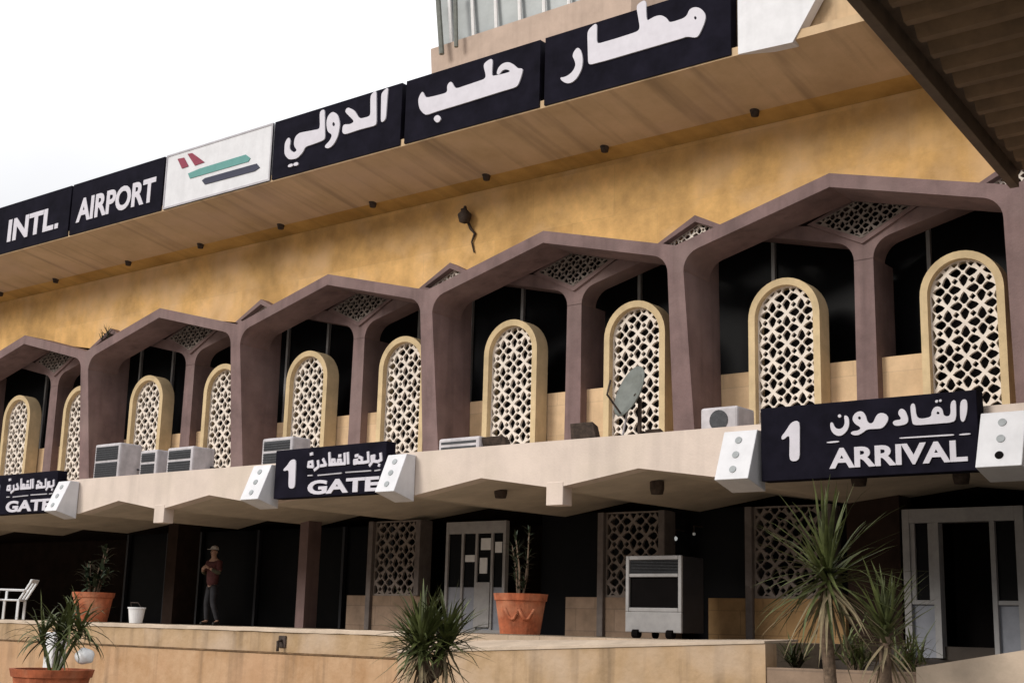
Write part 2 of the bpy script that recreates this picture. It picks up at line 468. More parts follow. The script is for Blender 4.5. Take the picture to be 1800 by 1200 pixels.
# rear arcade, half a bay over and 1.1 m back; its gable lattices are larger
o_ = [(0, 8.5), (1.05, 9.02), (0, 9.40), (-1.05, 9.02)]
i_ = [(0, 8.60), (.90, 9.02), (0, 9.33), (-.90, 9.02)]
rgla = plate_mesh(i_, girih_holes([(0, 8.62), (.88, 9.02), (0, 9.32), (-.88, 9.02)], .36, 0, 9.0), -.06, -.02)
rgfr = plate_mesh(o_, [i_], -.05, .1)
rh = y_head(.18)
rhead = plate_mesh(rh[:-2] + [(2.9, rh[-2][1] - .08), (2.9, rh[-2][1] + .1), (1.02, 9.0), (0, 8.52), (-1.02, 9.0), (-2.9, rh[-2][1] + .1), (-2.9, rh[-2][1] - .08)] + [(-x, z) for x, z in reversed(rh[:-2])], [], 0, .5)
m = MB(); zt = rh[0][1]
m.prism([(-.2, .0, 4.7), (.2, .0, 4.7), (.2, .85, 4.7), (-.2, .85, 4.7)], [(-.18, .0, zt + .02), (.18, .0, zt + .02), (.18, .85, zt + .02), (-.18, .85, zt + .02)])
rshaft = m.mesh('rear_shaft')
for me, mm_ in ((rhead, 'mauve'), (rshaft, 'mauve'), (rgfr, 'mauve'), (rgla, 'lattice_shaded')):
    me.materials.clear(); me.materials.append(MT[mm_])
for k in KS[:-1]:
    c = inst('rear_column', rshaft, col_x(k) + W / 2 + (.1 if k == 3 else 0), 1.1, B)
    inst('branching_head', rhead, 0, 0, c, False)
    inst('lattice_frame', rgfr, 0, 0, c, False)
    inst('head_lattice', rgla, 0, 0, c, False)
# vault over the arcade, dark glazing behind, parapet
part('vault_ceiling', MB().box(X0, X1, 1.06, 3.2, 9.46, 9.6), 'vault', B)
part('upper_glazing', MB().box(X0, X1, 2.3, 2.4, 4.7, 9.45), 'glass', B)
part('arcade_parapet', MB().box(X0, X1, 1.32, 1.55, 4.72, 6.47), 'parapet', B)
for k in range(-1, 5):
    for d in (.12, .62, .88):
        x = col_x(k) + d * W + .1
        part('window_mullion', MB().box(x - .035, x + .035, 2.22, 2.298, 6.3, 9.4), 'alum', B)

# arched lattice screens, two per bay
AW = .71
ZSP = 7.34
oa = arch_pts(AW, 4.72, ZSP); ia = arch_pts(AW - .13, 4.80, ZSP)
fr = plate_mesh(oa, [ia], .9, 1.28)
la = plate_mesh(arch_pts(AW - .125, 4.79, ZSP), girih_holes(arch_pts(AW - .15, 4.83, ZSP), .575, 0, 7.42), 1.03, 1.09)
bk = plate_mesh(arch_pts(AW - .126, 4.78, ZSP), [], 1.262, 1.272)  # black sheet standing in for the shade behind the lattice
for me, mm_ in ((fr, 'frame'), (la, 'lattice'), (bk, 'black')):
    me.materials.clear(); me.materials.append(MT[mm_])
fix = {13: .12, 15: .28}
for k in range(-2, 5):
    for q in (1, 3):
        x = col_x(k) + q * W / 4 + .05 + fix.get(4 * k + q, 0)
        s = inst('arched_screen', fr, x, 0, B); bev(s, .025)
        inst('screen_lattice', la, 0, 0, s, False)
        inst('shade_backing', bk, 0, 0, s, False)

# entrance canopy: fascia with a zigzag lower edge, pendants, and a folded soffit
FY = -3.0
ztr, zpk, ztop = 3.94, 4.18, 4.72
tro = [-12.9, -9.7, -6.6, -2.7, .3, 4.85, 7.78, 10.95, 15.0, 18.16, 21.4, 25.5, 28.6, 31.8, 36.0]
edge = []
for i, x in enumerate(tro):
    edge.append((x, ztr))
    if i + 1 < len(tro): edge.append(((x + tro[i + 1]) / 2, zpk))
edge = [(X0, ztr)] + edge
pend = [-9.7, -2.7 - .0, 7.78, 18.16, 28.6]
part('entrance_canopy', plate_mesh(edge + [(X1, ztop), (X0, ztop)], [], FY, FY + .3), 'canopy', B)
for x in (-9.7, 7.78, 18.16, 28.6):
    part('canopy_pendant', MB().box(x - .17, x + .17, FY - .012, FY + .25, 3.66, ztr + .1), 'canopy', B, bevel=.012)
sf = MB()
for i in range(len(edge) - 1):
    (xa, za), (xb, zb) = edge[i], edge[i + 1]
    sf.prism([(xa, FY + .302, za), (xb, FY + .302, zb), (xb, FY + .302, 4.40), (xa, FY + .302, 4.40)],
             [(xa, 1.6, za), (xb, 1.6, zb), (xb, 1.6, 4.40), (xa, 1.6, 4.40)])
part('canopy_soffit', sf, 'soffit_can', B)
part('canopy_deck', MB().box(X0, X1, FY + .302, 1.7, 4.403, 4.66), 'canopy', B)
for p in [(880, 871), (1155, 864), (1510, 849), (1690, 845), (512, 884), (330, 884), (210, 893)]:
    q = on_y(p, FY + 1.2)
    part('soffit_lamp', MB().lathe([(.001, -.1), (.1, -.09), (.12, 0), (.12, .12)], (q.x, FY + 1.2, q.z + .05), 14), 'rust', B, smooth=True)

# ground floor behind the terrace
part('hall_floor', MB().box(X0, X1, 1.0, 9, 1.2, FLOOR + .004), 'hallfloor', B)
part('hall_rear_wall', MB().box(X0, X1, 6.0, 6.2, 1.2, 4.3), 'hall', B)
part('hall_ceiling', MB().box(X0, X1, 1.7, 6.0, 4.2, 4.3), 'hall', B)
part('dark_hall_pane', MB().box(-1.0, 9.6, 2.6, 2.65, FLOOR, 4.0), 'glass', B)  # near-black panes stand in for the unlit depth of the hall
part('dark_hall_pane', MB().box(14.4, 22.3, 1.62, 1.66, FLOOR, 4.0), 'glass', B)
part('dark_hall_pane', MB().box(24.3, X1, 1.62, 1.66, FLOOR, 4.0), 'glass', B)
qp = xz((531, 1000), .9)[0]
part('hall_pier', MB().box(qp - .14, qp + .14, .9, 1.3, FLOOR, 4.2), 'mauve', B)
for x in (-.9, .9, 2.3, 4.6, 6.2, 7.7, 9.3):
    part('hall_mullion', MB().box(x - .04, x + .04, 2.5, 2.598, FLOOR, 4.0), 'sign_side', B)
part('hall_pier', MB().box(3.0, 3.4, .9, 1.6, FLOOR, 4.2), 'hall', B)
part('hall_pier', MB().box(21.35, 22.3, 1.1, 1.6, FLOOR, 4.2), 'hall', B)
# lower lattice panels with their jambs and stone dado
def low_screen(x0, x1, dado, dl, dr):
    f = MB()
    cv = [(x0 + .08, 2.32), (x1 - .08, 2.32), (x1 - .08, 3.93), (x0 + .08, 3.93)]
    s = part('lattice_panel', plate_mesh(cv, girih_holes([(x0 + .11, 2.36), (x1 - .11, 2.36), (x1 - .11, 3.9), (x0 + .11, 3.9)], .575, (x0 + x1) / 2, 2.6), 1.0, 1.06), 'lattice_shaded', B)
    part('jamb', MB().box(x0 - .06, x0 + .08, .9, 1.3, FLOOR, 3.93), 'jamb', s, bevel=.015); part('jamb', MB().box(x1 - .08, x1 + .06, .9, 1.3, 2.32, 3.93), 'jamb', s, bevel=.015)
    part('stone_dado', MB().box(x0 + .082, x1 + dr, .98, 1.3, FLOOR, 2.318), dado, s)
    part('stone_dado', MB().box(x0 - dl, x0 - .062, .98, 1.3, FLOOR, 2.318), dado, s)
low_screen(10.16, 11.6, 'brownstone', .7, .05)
low_screen(16.35, 17.75, 'brownstone', .85, .2)
low_screen(19.55, 21.1, 'ochrestone', .85, .25)

# left entrance door (aluminium, papers on the glass)
def rect_frame(mb, x0, x1, y0, y1, z0, z1, t):
    mb.box(x0, x0 + t, y0, y1, z0, z1); mb.box(x1 - t, x1, y0, y1, z0, z1)
    mb.box(x0 + t, x1 - t, y0, y1, z1 - t, z1); mb.box(x0 + t, x1 - t, y0, y1, z0, z0 + t)
D = MB(); rect_frame(D, 12.36, 13.98, .95, 1.07, FLOOR, 3.85, .07)
for x in (12.82, 13.2, 13.62): D.box(x - .03, x + .03, .955, 1.065, FLOOR + .07, 3.70)
D.box(12.43, 13.91, .957, 1.063, 3.60, 3.78)
d1 = part('entrance_door', D, 'alum', B, bevel=.006)
part('door_panel', MB().box(12.43, 13.91, 1.0, 1.03, FLOOR + .07, 2.50), 'alum_panel', d1)
part('door_panel', MB().box(13.23, 13.6, .93, .953, FLOOR + .12, 2.60), 'alum', d1)
part('door_glass', MB().box(12.43, 13.91, 1.0, 1.03, 2.503, 3.60), 'glass', d1)
for x0, x1, z0, z1 in ((13.28, 13.48, 2.78, 3.10), (12.88, 13.14, 3.02, 3.16), (13.30, 13.56, 3.26, 3.5), (13.68, 13.86, 3.2, 3.42)):
    part('paper_notice', MB().box(x0, x1, .985, .997, z0, z1), 'plastic', d1)
# arrivals door: two side lights and a dark open doorway
AF = 1.40
D = MB()
D.box(22.42, 22.54, .9, 1.1, AF, 3.78); D.box(22.92, 23.03, .9, 1.1, AF, 3.55); D.box(23.86, 23.94, .9, 1.1, AF, 3.55); D.box(24.26, 24.40, .9, 1.1, AF, 3.78)
D.box(22.54, 24.26, .9, 1.1, 3.551, 3.78)
D.box(22.54, 22.92, .92, 1.08, 2.24, 2.31); D.box(23.94, 24.26, .92, 1.08, 2.24, 2.31)
D.box(22.54, 22.62, .93, 1.07, 2.31, 3.55); D.box(22.84, 22.92, .93, 1.07, 2.31, 3.55)
d2 = part('arrivals_door', D, 'alum', B, bevel=.006)
part('door_panel', MB().box(22.54, 22.92, .98, 1.02, AF, 2.238), 'alum_panel', d2)
part('door_panel', MB().box(23.94, 24.26, .98, 1.02, AF, 2.238), 'alum_panel', d2)
part('door_glass', MB().box(22.62, 22.84, .98, 1.02, 2.312, 3.55), 'glass', d2)
part('door_glass', MB().box(23.94, 24.26, .98, 1.02, 2.312, 3.55), 'glass', d2)
part('doorway_shade_sheet', MB().box(23.03, 23.86, 1.55, 1.6, AF, 3.6), 'black', d2)  # black sheet in place of the shaded interior beyond the doorway

# ------------------------------------------------------------------ roof-edge sign boards
YS = -1.4
ZB, ZT = 11.49, 12.88
def polys_px(lst, off, sc, y):
    return [[xz((off[0] + a / sc, off[1] + b / sc), y) for a, b in poly] for poly in lst]
def rounded(p, it=2):
    for _ in range(it):
        q = []
        for i in range(len(p)):
            a, b = p[i], p[(i + 1) % len(p)]
            L = math.hypot(b[0] - a[0], b[1] - a[1]) or 1e-6
            f = min(.25, .045 / L)
            q += [(a[0] + (b[0] - a[0]) * f, a[1] + (b[1] - a[1]) * f), (a[0] + (b[0] - a[0]) * (1 - f), a[1] + (b[1] - a[1]) * (1 - f))]
        p = q
    return p
def glyph(polys, holes, y, d=.025):
    ms = []
    polys = [rounded(p) for p in polys]; holes = [(j, rounded(h)) for j, h in holes]
    for i, p in enumerate(polys):
        ms.append(plate_mesh(p, [h for j, h in holes if j == i], y - d, y + .004))
    return join_meshes('lettering', ms)
def board(x0, x1, m, label, group='sign boards along the roof edge', out=None):
    t = thing('roof_sign', label, 'sign', ((x0 + x1) / 2, YS, ZB), group)
    outl = out or [(x0, ZB), (x1, ZB), (x1, ZT), (x0, ZT)]
    part('sign_panel', plate_mesh(outl, [], YS, YS + .22), m, t, bevel=.012)
    b = MB(); 
    for x in (x0 + .5, x1 - .5): b.tube([(x, YS + .2, ZB + .3), (x, YS + .285, ZB + .3)], .04, 6); b.tube([(x, YS + .2, ZT - .4), (x, YS + .285, ZT - .4)], .04, 6)
    part('sign_bracket', b, 'rust', t)
    return t
t = board(-3.2, .76, 'sign', 'black roof sign board lettered INTL. in white')
ys2 = YS - .004
q0, q1 = xz((20, 420), ys2), xz((100, 400), ys2)
part('lettering', join_meshes('lettering', [text_mesh('INTL', -2.15, .08, 11.78, 12.42, ys2), plate_mesh([(.14, 11.78), (.30, 11.78), (.30, 11.92), (.14, 11.92)], [], ys2 - .012, ys2)]), 'white', t)
t = board(.84, 4.72, 'sign', 'black roof sign board lettered AIRPORT in white')
part('lettering', text_mesh('AIRPORT', 1.12, 4.45, 11.77, 12.42, ys2), 'white', t)
t = board(4.80, 8.70, 'whitebox', 'white roof sign board with teal and navy stripes and two maroon tail marks')
S1 = (1771 / 620, (0, 20))
m = MB(); rect_frame(m, 4.80, 8.70, YS - .012, YS + .03, ZB, ZT, .045)
part('trim', m, 'silver', t)
lg = polys_px([[(945, 815), (1005, 790), (1235, 720), (1258, 738), (1248, 755), (955, 840)], [(1015, 850), (1030, 838), (1290, 765), (1305, 785), (1280, 803), (1030, 870)],
               [(893, 742), (925, 735), (948, 778), (915, 790)], [(943, 717), (966, 712), (1028, 758), (980, 775)]], S1[1], S1[0], ys2)
for p, m in zip(lg, ('teal', 'navy', 'maroon', 'maroon')):
    part('emblem_stripe' if m != 'maroon' else 'emblem_tail', plate_mesh(p, [], ys2 - .012, ys2 + .003), m, t)
S2, O2 = 1800 / 520, (480, 20)
t = board(8.76, 12.74, 'sign', 'black roof sign board beside the white emblem board, lettered with a short Arabic word')
P = polys_px([
    [(663, 500), (706, 460), (701, 510), (690, 662), (660, 682)],
    [(597, 512), (633, 480), (634, 695), (530, 722), (440, 752), (424, 738), (430, 690), (475, 690), (500, 672), (440, 612), (458, 585), (500, 605), (525, 648), (540, 655), (597, 640)],
    [(328, 690), (335, 642), (367, 610), (400, 632), (412, 690), (400, 760), (372, 815), (337, 840), (314, 825), (350, 790), (366, 752), (337, 737)],
    [(288, 612), (318, 595), (321, 782), (262, 806), (200, 826), (186, 860), (150, 898), (100, 905), (73, 872), (76, 800), (100, 765), (112, 790), (102, 838), (130, 863), (152, 848), (130, 820), (136, 770), (162, 742), (290, 718)],
    [(95, 936), (124, 926), (126, 944), (96, 953)], [(128, 926), (156, 917), (158, 938), (130, 944)]], O2, S2, ys2)
H = polys_px([[(362, 690), (372, 672), (384, 690), (374, 706)]], O2, S2, ys2)
part('lettering', glyph(P, [(2, H[0])], ys2), 'white', t)
t = board(12.86, 16.40, 'sign', 'black roof sign board with one dotted Arabic word, third of the black Arabic boards from the right end', )
t['label'] = 'black roof sign board with the Arabic city name, between the two other Arabic boards'
P = polys_px([
    [(893, 520), (915, 485), (932, 530), (1000, 515), (1066, 497), (1062, 452), (1088, 425), (1114, 475), (1292, 415), (1300, 395), (1283, 330), (1305, 305), (1341, 288), (1335, 398), (1362, 392), (1395, 386),
     (1452, 370), (1428, 355), (1400, 360), (1382, 388), (1363, 386), (1374, 345), (1404, 318), (1440, 311), (1475, 331), (1492, 351), (1528, 350), (1508, 420), (1490, 462), (1390, 492), (1150, 567), (1000, 612), (932, 636), (896, 600), (887, 550)],
    [(976, 655), (1006, 628), (1030, 655), (1004, 686)]], O2, S2, ys2)
part('lettering', glyph(P, [], ys2), 'white', t)
t = board(16.52, 20.58, 'sign', 'largest looking black roof sign board with Arabic lettering, next to the blank white end board')
S5, O5 = 1800 / 350, (950, 20)
P = polys_px([
    [(430, 190), (470, 140), (517, 110), (515, 302), (700, 248), (880, 190), (906, 160), (890, 60), (872, -40), (905, -75), (958, -100), (966, 95), (1010, 68), (1050, 48), (1100, 40), (1150, 68), (1172, 110), (1300, 70), (1335, 38), (1350, -10), (1400, -35), (1460, -20), (1503, 40), (1490, 110), (1440, 222), (1410, 246), (1330, 233), (1285, 250), (900, 362), (600, 450), (438, 492)],
    [(290, 400), (340, 325), (375, 360), (390, 440), (380, 530), (330, 620), (270, 660), (210, 645), (178, 603), (230, 600), (290, 560), (325, 500), (318, 455)]], O5, S5, ys2)
H = polys_px([[(1390, 65), (1405, 45), (1422, 66), (1408, 86)]], O5, S5, ys2)
part('lettering', glyph(P, [(0, H[0])], ys2), 'white', t)
board(20.72, 22.0, 'whitebox', 'blank white roof sign board with a pointed right end', out=[(20.72, 11.46), (21.75, 11.41), (22.28, 12.2), (21.8, 12.95), (20.72, 12.95)])

# ------------------------------------------------------------------ entrance signs on the canopy fascia
def strokes(polylines, y, w, d=.02):
    m = MB()
    for ln in polylines:
        pts = ln
        for (a, b) in zip(pts[:-1], pts[1:]):
            dx, dz = b[0] - a[0], b[1] - a[1]; L = math.hypot(dx, dz) or 1e-6
            nx, nz_ = -dz / L * w, dx / L * w; ex, ez = dx / L * w * .6, dz / L * w * .6
            A = [(a[0] - ex + nx, a[1] - ez + nz_), (a[0] - ex - nx, a[1] - ez - nz_), (b[0] + ex - nx, b[1] + ez - nz_), (b[0] + ex + nx, b[1] + ez + nz_)]
            yy = y - random.uniform(0, .003)
            m.prism([(p[0], yy - d, p[1]) for p in A], [(p[0], y + .004, p[1]) for p in A])
    return m.mesh('lettering')
YF = -3.26                                      # sign face
def end_block(parent, x0, x1, zt, zb, dark=None):
    b = MB()
    yt, yb = -3.25, -3.55
    prof = [(yt, zt), (yb, zb), (FY - .015, zb - .14), (FY - .015, zt)]
    b.prism([(x0, y, z) for y, z in prof], [(x1, y, z) for y, z in prof])
    o = part('end_block', b, 'whitebox', parent, bevel=.012)
    xm = (x0 + x1) / 2
    n = Vector((0, -(zt - zb), -(yt - yb) * -1)).normalized()
    for i, f in enumerate((.2, .5, .8)):
        y, z = yt + (yb - yt) * f, zt + (zb - zt) * f
        c = Vector((xm, y, z)); nn = Vector((0, -(zt - zb), (yt - yb))).normalized()
        u = Vector((1, 0, 0)); v = nn.cross(u)
        ring = [c + (u * math.cos(2 * math.pi * k / 14) + v * math.sin(2 * math.pi * k / 14)) * .055 for k in range(14)]
        m = MB().prism([p - nn * .01 for p in ring], [p + nn * .012 for p in ring])
        part('stud', m, 'black' if dark == i else 'greyd', o)
def door_sign(label, x0, x1, z0, z1, bl, br, dark=None):
    t = thing('entrance_sign', label, 'sign', ((x0 + x1) / 2, FY, z0))
    part('sign_panel', MB().box(x0, x1, YF, FY - .013, z0, z1), 'sign', t, bevel=.01)
    end_block(t, *bl); end_block(t, *br, dark=dark)
    return t
yl = YF - .003
def one(t, poly):
    part('numeral', plate_mesh(rounded(poly), [], yl - .02, yl + .004), 'white', t)
S4, O4 = 4.5, (1340, 680)
t = door_sign('wide black ARRIVAL sign with numeral 1 between white end blocks over the right doorway', 22.06, 25.22, 3.84, 4.9, (21.45, 22.0, 4.6, 3.86), (25.26, 25.85, 4.58, 3.84), dark=2)
ax = [xz((O4[0] + a / S4, O4[1] + b / S4), yl) for a, b in ((535, 640), (1630, 590), (600, 470), (1600, 430))]
one(t, polys_px([[(152, 395), (190, 350), (235, 275), (300, 265), (300, 582), (218, 590), (222, 372), (165, 425)]], O4, S4, yl)[0])
part('lettering', text_mesh('ARRIVAL', ax[0][0], ax[1][0], (ax[0][1] + ax[1][1]) / 2 - .005, (ax[2][1] + ax[3][1]) / 2 + .0, yl, bold=.035, depth=.02), 'white', t)
P = polys_px([
    [(1568, 108), (1622, 92), (1628, 180), (1602, 282), (1568, 265)],
    [(1490, 120), (1536, 96), (1538, 278), (1200, 305), (1187, 270), (1172, 140), (1212, 125), (1225, 256), (1342, 240), (1342, 195), (1365, 160), (1400, 152), (1432, 180), (1438, 232), (1496, 232)],
    [(1072, 208), (1100, 165), (1142, 190), (1168, 290), (1062, 312), (1033, 290), (1045, 264), (1112, 258)],
    [(903, 228), (935, 203), (985, 213), (1007, 255), (960, 327), (900, 332), (832, 334), (800, 362), (750, 387), (700, 372), (714, 350), (765, 345), (788, 322), (735, 292), (713, 250), (740, 203), (790, 188), (822, 220), (837, 285), (880, 290)],
    [(538, 288), (560, 275), (580, 328), (630, 335), (660, 292), (648, 218), (690, 238), (692, 320), (650, 377), (600, 392), (550, 355)],
    [(598, 230), (615, 212), (633, 230), (615, 248)], [(1370, 108), (1392, 100), (1396, 120), (1374, 128)], [(1400, 102), (1420, 96), (1424, 114), (1404, 122)],
    [(1085, 400), (1520, 372), (1522, 384), (1090, 410)], [(1560, 372), (1650, 364), (1652, 376), (1562, 384)], [(513, 434), (612, 424), (612, 438), (515, 446)]], O4, S4, yl)
H = polys_px([[(1378, 208), (1394, 190), (1410, 210), (1394, 220)], [(757, 244), (772, 228), (788, 246), (774, 264)]], O4, S4, yl)
part('lettering', glyph(P, [(1, H[0]), (3, H[1])], yl, .02), 'white', t)

SG, OG = 5.0, (420, 760)
def gate_sign(label, dx, numeral=True):
    t = door_sign(label, 11.62 + dx, 14.56 + dx, 3.99, 4.92, (10.98 + dx, 11.5 + dx, 4.66, 3.97), (14.6 + dx, 15.06 + dx, 4.66, 3.97))
    sh = lambda P_: [[(a + dx, b) for a, b in p] for p in P_]
    if numeral:
        one(t, sh(polys_px([[(395, 325), (430, 290), (462, 238), (507, 235), (497, 490), (440, 492), (446, 325), (402, 340)]], OG, SG, yl))[0])
    gx = [xz((OG[0] + a / SG, OG[1] + b / SG), yl) for a, b in ((605, 545), (1235, 515), (640, 415), (1200, 390))]
    part('lettering', text_mesh('GATE', gx[0][0] + dx, gx[1][0] + dx, (gx[0][1] + gx[1][1]) / 2, (gx[2][1] + gx[3][1]) / 2, yl, bold=.04, depth=.02), 'white', t)
    L = [[(1250, 185), (1255, 240), (1225, 255), (1190, 250), (1195, 205), (1172, 210), (1175, 262), (1155, 288)], [(1140, 175), (1145, 255), (1105, 262), (1060, 265)], [(1085, 262), (1085, 225), (1062, 215)],
         [(1060, 262), (1020, 272), (1020, 245), (1048, 240)], [(962, 180), (966, 270)], [(935, 185), (938, 272), (800, 282)], [(905, 275), (900, 240), (880, 240), (875, 276)], [(850, 278), (846, 240), (825, 240), (822, 280)],
         [(800, 180), (804, 282)], [(745, 235), (770, 285), (725, 292)], [(700, 250), (706, 300), (670, 328)], [(655, 300), (615, 298), (620, 262), (650, 255), (655, 300)],
         [(635, 190), (650, 186)], [(1030, 205), (1050, 200)], [(885, 205), (900, 203)], [(1235, 285), (1240, 287)]]
    pl = [[(a + dx, b) for a, b in [xz((OG[0] + u / SG, OG[1] + v / SG), yl) for u, v in ln]] for ln in L]
    part('lettering', strokes(pl, yl, .028), 'white', t)
    R = [[(612, 378), (650, 376)], [(700, 376), (905, 356)], [(945, 350), (1165, 335)], [(1200, 335), (1245, 328)]]
    pl = [[(a + dx, b) for a, b in [xz((OG[0] + u / SG, OG[1] + v / SG), yl) for u, v in ln]] for ln in R]
    part('rule_line', strokes(pl, yl, .012), 'silver', t)
    return t
gate_sign('black GATE sign with numeral 1 over the middle of the entrance canopy', 0)
gate_sign('black GATE sign partly cut off at the far left end of the canopy', -10.25)

# ------------------------------------------------------------------ things standing on the canopy deck
ZD = ztop
def ac_unit(label, x0, x1, h, y0=-2.75, d=.55, split=.5, fan=False):
    t = thing('air_conditioner', label, 'air conditioner', ((x0 + x1) / 2, y0 + d / 2, 4.663), 'air conditioners on the canopy')
    z0, z1 = 4.664, 4.664 + h
    part('casing', MB().box(x0, x1, y0, y0 + d, z0 + .05, z1), 'ac', t, bevel=.04)
    f = MB(); f.box(x0 + .05, x0 + .12, y0 + .05, y0 + d - .05, z0, z0 + .06); f.box(x1 - .12, x1 - .05, y0 + .05, y0 + d - .05, z0, z0 + .06)
    part('foot', f, 'rust', t)
    if fan:
        c = ((x0 + x1) / 2, z0 + h * .5); r = h * .38
        n = 20
        ring = [(c[0] + r * math.cos(2 * math.pi * k / n), c[1] + r * math.sin(2 * math.pi * k / n)) for k in range(n)]
        part('fan_grille', plate_mesh(ring, [], y0 - .012, y0 + .02), 'grille', t)
    if not fan:
        part('pipe', MB().tube([(x1 - .02, y0 + d - .1, z0 + h * .35), (x1 + .10, y0 + d - .1, z0 + h * .33), (x1 + .14, y0 + d, z0 + .06), (x1 + .5, y0 + d + .4, z0 + .03), (x1 + .55, y0 + d + 1.6, z0 + .03)], .022, 6), 'sign_side', t, smooth=True)
    if not fan:
        zm = z0 + .05 + (h - .05) * split
        for a, b in ((z0 + .1, zm - .025), (zm + .025, z1 - .07)):
            g = MB().box(x0 + .07, x1 - .07, y0 - .008, y0 + .02, a, b)
            g_ = part('grille', g, 'grille', t)
            s = MB(); zz = a + .03
            while zz < b - .02:
                s.box(x0 + .07, x1 - .07, y0 - .022, y0 - .0082, zz, zz + .012); zz += .05
            part('louvre', s, 'sign_side', g_)
    return t
ac_unit('tallest air conditioner on the canopy, leftmost of the row, two dark grilles', 4.9, 5.85, .86, d=.6)
ac_unit('squat air conditioner between the tall leftmost one and the wider grey one', 6.6, 7.2, .62, d=.45)
ac_unit('wide air conditioner at the right of the left row, half dark grille, pale side', 7.55, 8.42, .62, d=.6)
ac_unit('air conditioner rising behind the left end of the middle GATE sign', 10.6, 11.5, .62, d=.5)
ac_unit('low flat air conditioner beside the right end block of the GATE sign', 15.35, 16.3, .30, split=.45)
ac_unit('small air conditioner with a round dark fan beside the ARRIVAL sign', 20.75, 21.4, .42, fan=True)

t = thing('satellite_dish', 'grey green satellite dish on a small stand in front of an arched lattice screen', 'satellite dish', (19.35, -2.5, 4.663))
dc = on_y((1111, 690), -2.5)
nd = Vector((-.36, -.86, .36)).normalized()
up = Vector((0, 0, 1)); uu = up.cross(nd).normalized(); vv = nd.cross(uu)
rings = []
for i, fr_ in enumerate((0, .35, .7, 1.0)):
    for k in range(24):
        a = 2 * math.pi * k / 24
        rings.append(dc + (uu * math.cos(a) * .36 + vv * math.sin(a) * .46) * fr_ + nd * (.13 * fr_ ** 2 - .06))
vs = rings + [r - nd * .02 for r in rings]
fs = []
for i in range(3):
    for k in range(24):
        a, b, c, d = i * 24 + k, i * 24 + (k + 1) % 24, (i + 1) * 24 + (k + 1) % 24, (i + 1) * 24 + k
        fs += [(a, b, c, d), (a + 96, d + 96, c + 96, b + 96)]
fs += [(72 + k, 72 + (k + 1) % 24, 168 + (k + 1) % 24, 168 + k) for k in range(24)]
part('reflector', MB().add(vs, fs), 'dish', t, smooth=True)
part('mast', MB().tube([(dc.x + .1, -2.42, 4.664), (dc.x + .1, -2.42, dc.z - .1), dc - nd * .06], .035), 'rust', t)
part('base_plate', MB().box(dc.x - .22, dc.x + .3, -2.62, -2.2, 4.664, 4.72), 'rust', t)
part('feed_arm', MB().tube([dc - vv * .42 + nd * .07, dc - vv * .25 + nd * .42, dc + nd * .45], .018), 'rust', t)
part('strut', MB().tube([(dc.x - .2, -2.5, 4.7), dc - vv * .3 - nd * .03], .018), 'ac', t)
def floodlight(label, x, y, w, h):
    t = thing('floodlight', label, 'floodlight', (x, y, 4.663), 'floodlights on the canopy')
    part('housing', MB().prism([(x - w / 2, y - .12, 4.74), (x + w / 2, y - .12, 4.74), (x + w / 2 - .03, y - .2, 4.74 + h), (x - w / 2 + .03, y - .2, 4.74 + h)],
                               [(x - w / 2 + .06, y + .1, 4.76), (x + w / 2 - .06, y + .1, 4.76), (x + w / 2 - .1, y + .06, 4.7 + h), (x - w / 2 + .1, y + .06, 4.7 + h)]), 'rust', t, bevel=.01)
    part('bracket', MB().box(x - w / 2 + .05, x + w / 2 - .05, y - .05, y + .05, 4.664, 4.742), 'grille', t)
floodlight('dark tilted floodlight left of the satellite dish', 18.45, -2.5, .52, .30)
floodlight('dark flat floodlight at the foot of an arched screen, left of the tilted one', 16.55, -2.5, .55, .20)
floodlight('small dark floodlight just right of the dish stand', 19.75, -2.35, .36, .12)

# unclear brown growth on the yellow wall, given an invented lamp shape
t = thing('wall_lamp', 'brown clump with hanging strand on the yellow wall, shaped as a lamp', 'lamp', (13.1, .95, 10.4))
q = on_y((818, 378), .78)
part('clump_body', MB().lathe([(.02, -.2), (.12, -.16), (.16, 0), (.05, .12), (.03, .2)], (q.x, .76, q.z), 12), 'rust', t, smooth=True)
part('clump_bracket', MB().tube([(q.x - .2, .949, q.z + .1), (q.x - .1, .78, q.z + .14), (q.x, .76, q.z + .12)], .035), 'rust', t)
part('cable', MB().tube([(q.x, .85, q.z - .1), (q.x + .08, .89, q.z - .3), (q.x + .18, .91, q.z - .42), (q.x + .1, .91, q.z - .6), (q.x + .17, .92, q.z - .85)], [.03, .035, .03, .02, .015]), 'rust', t)

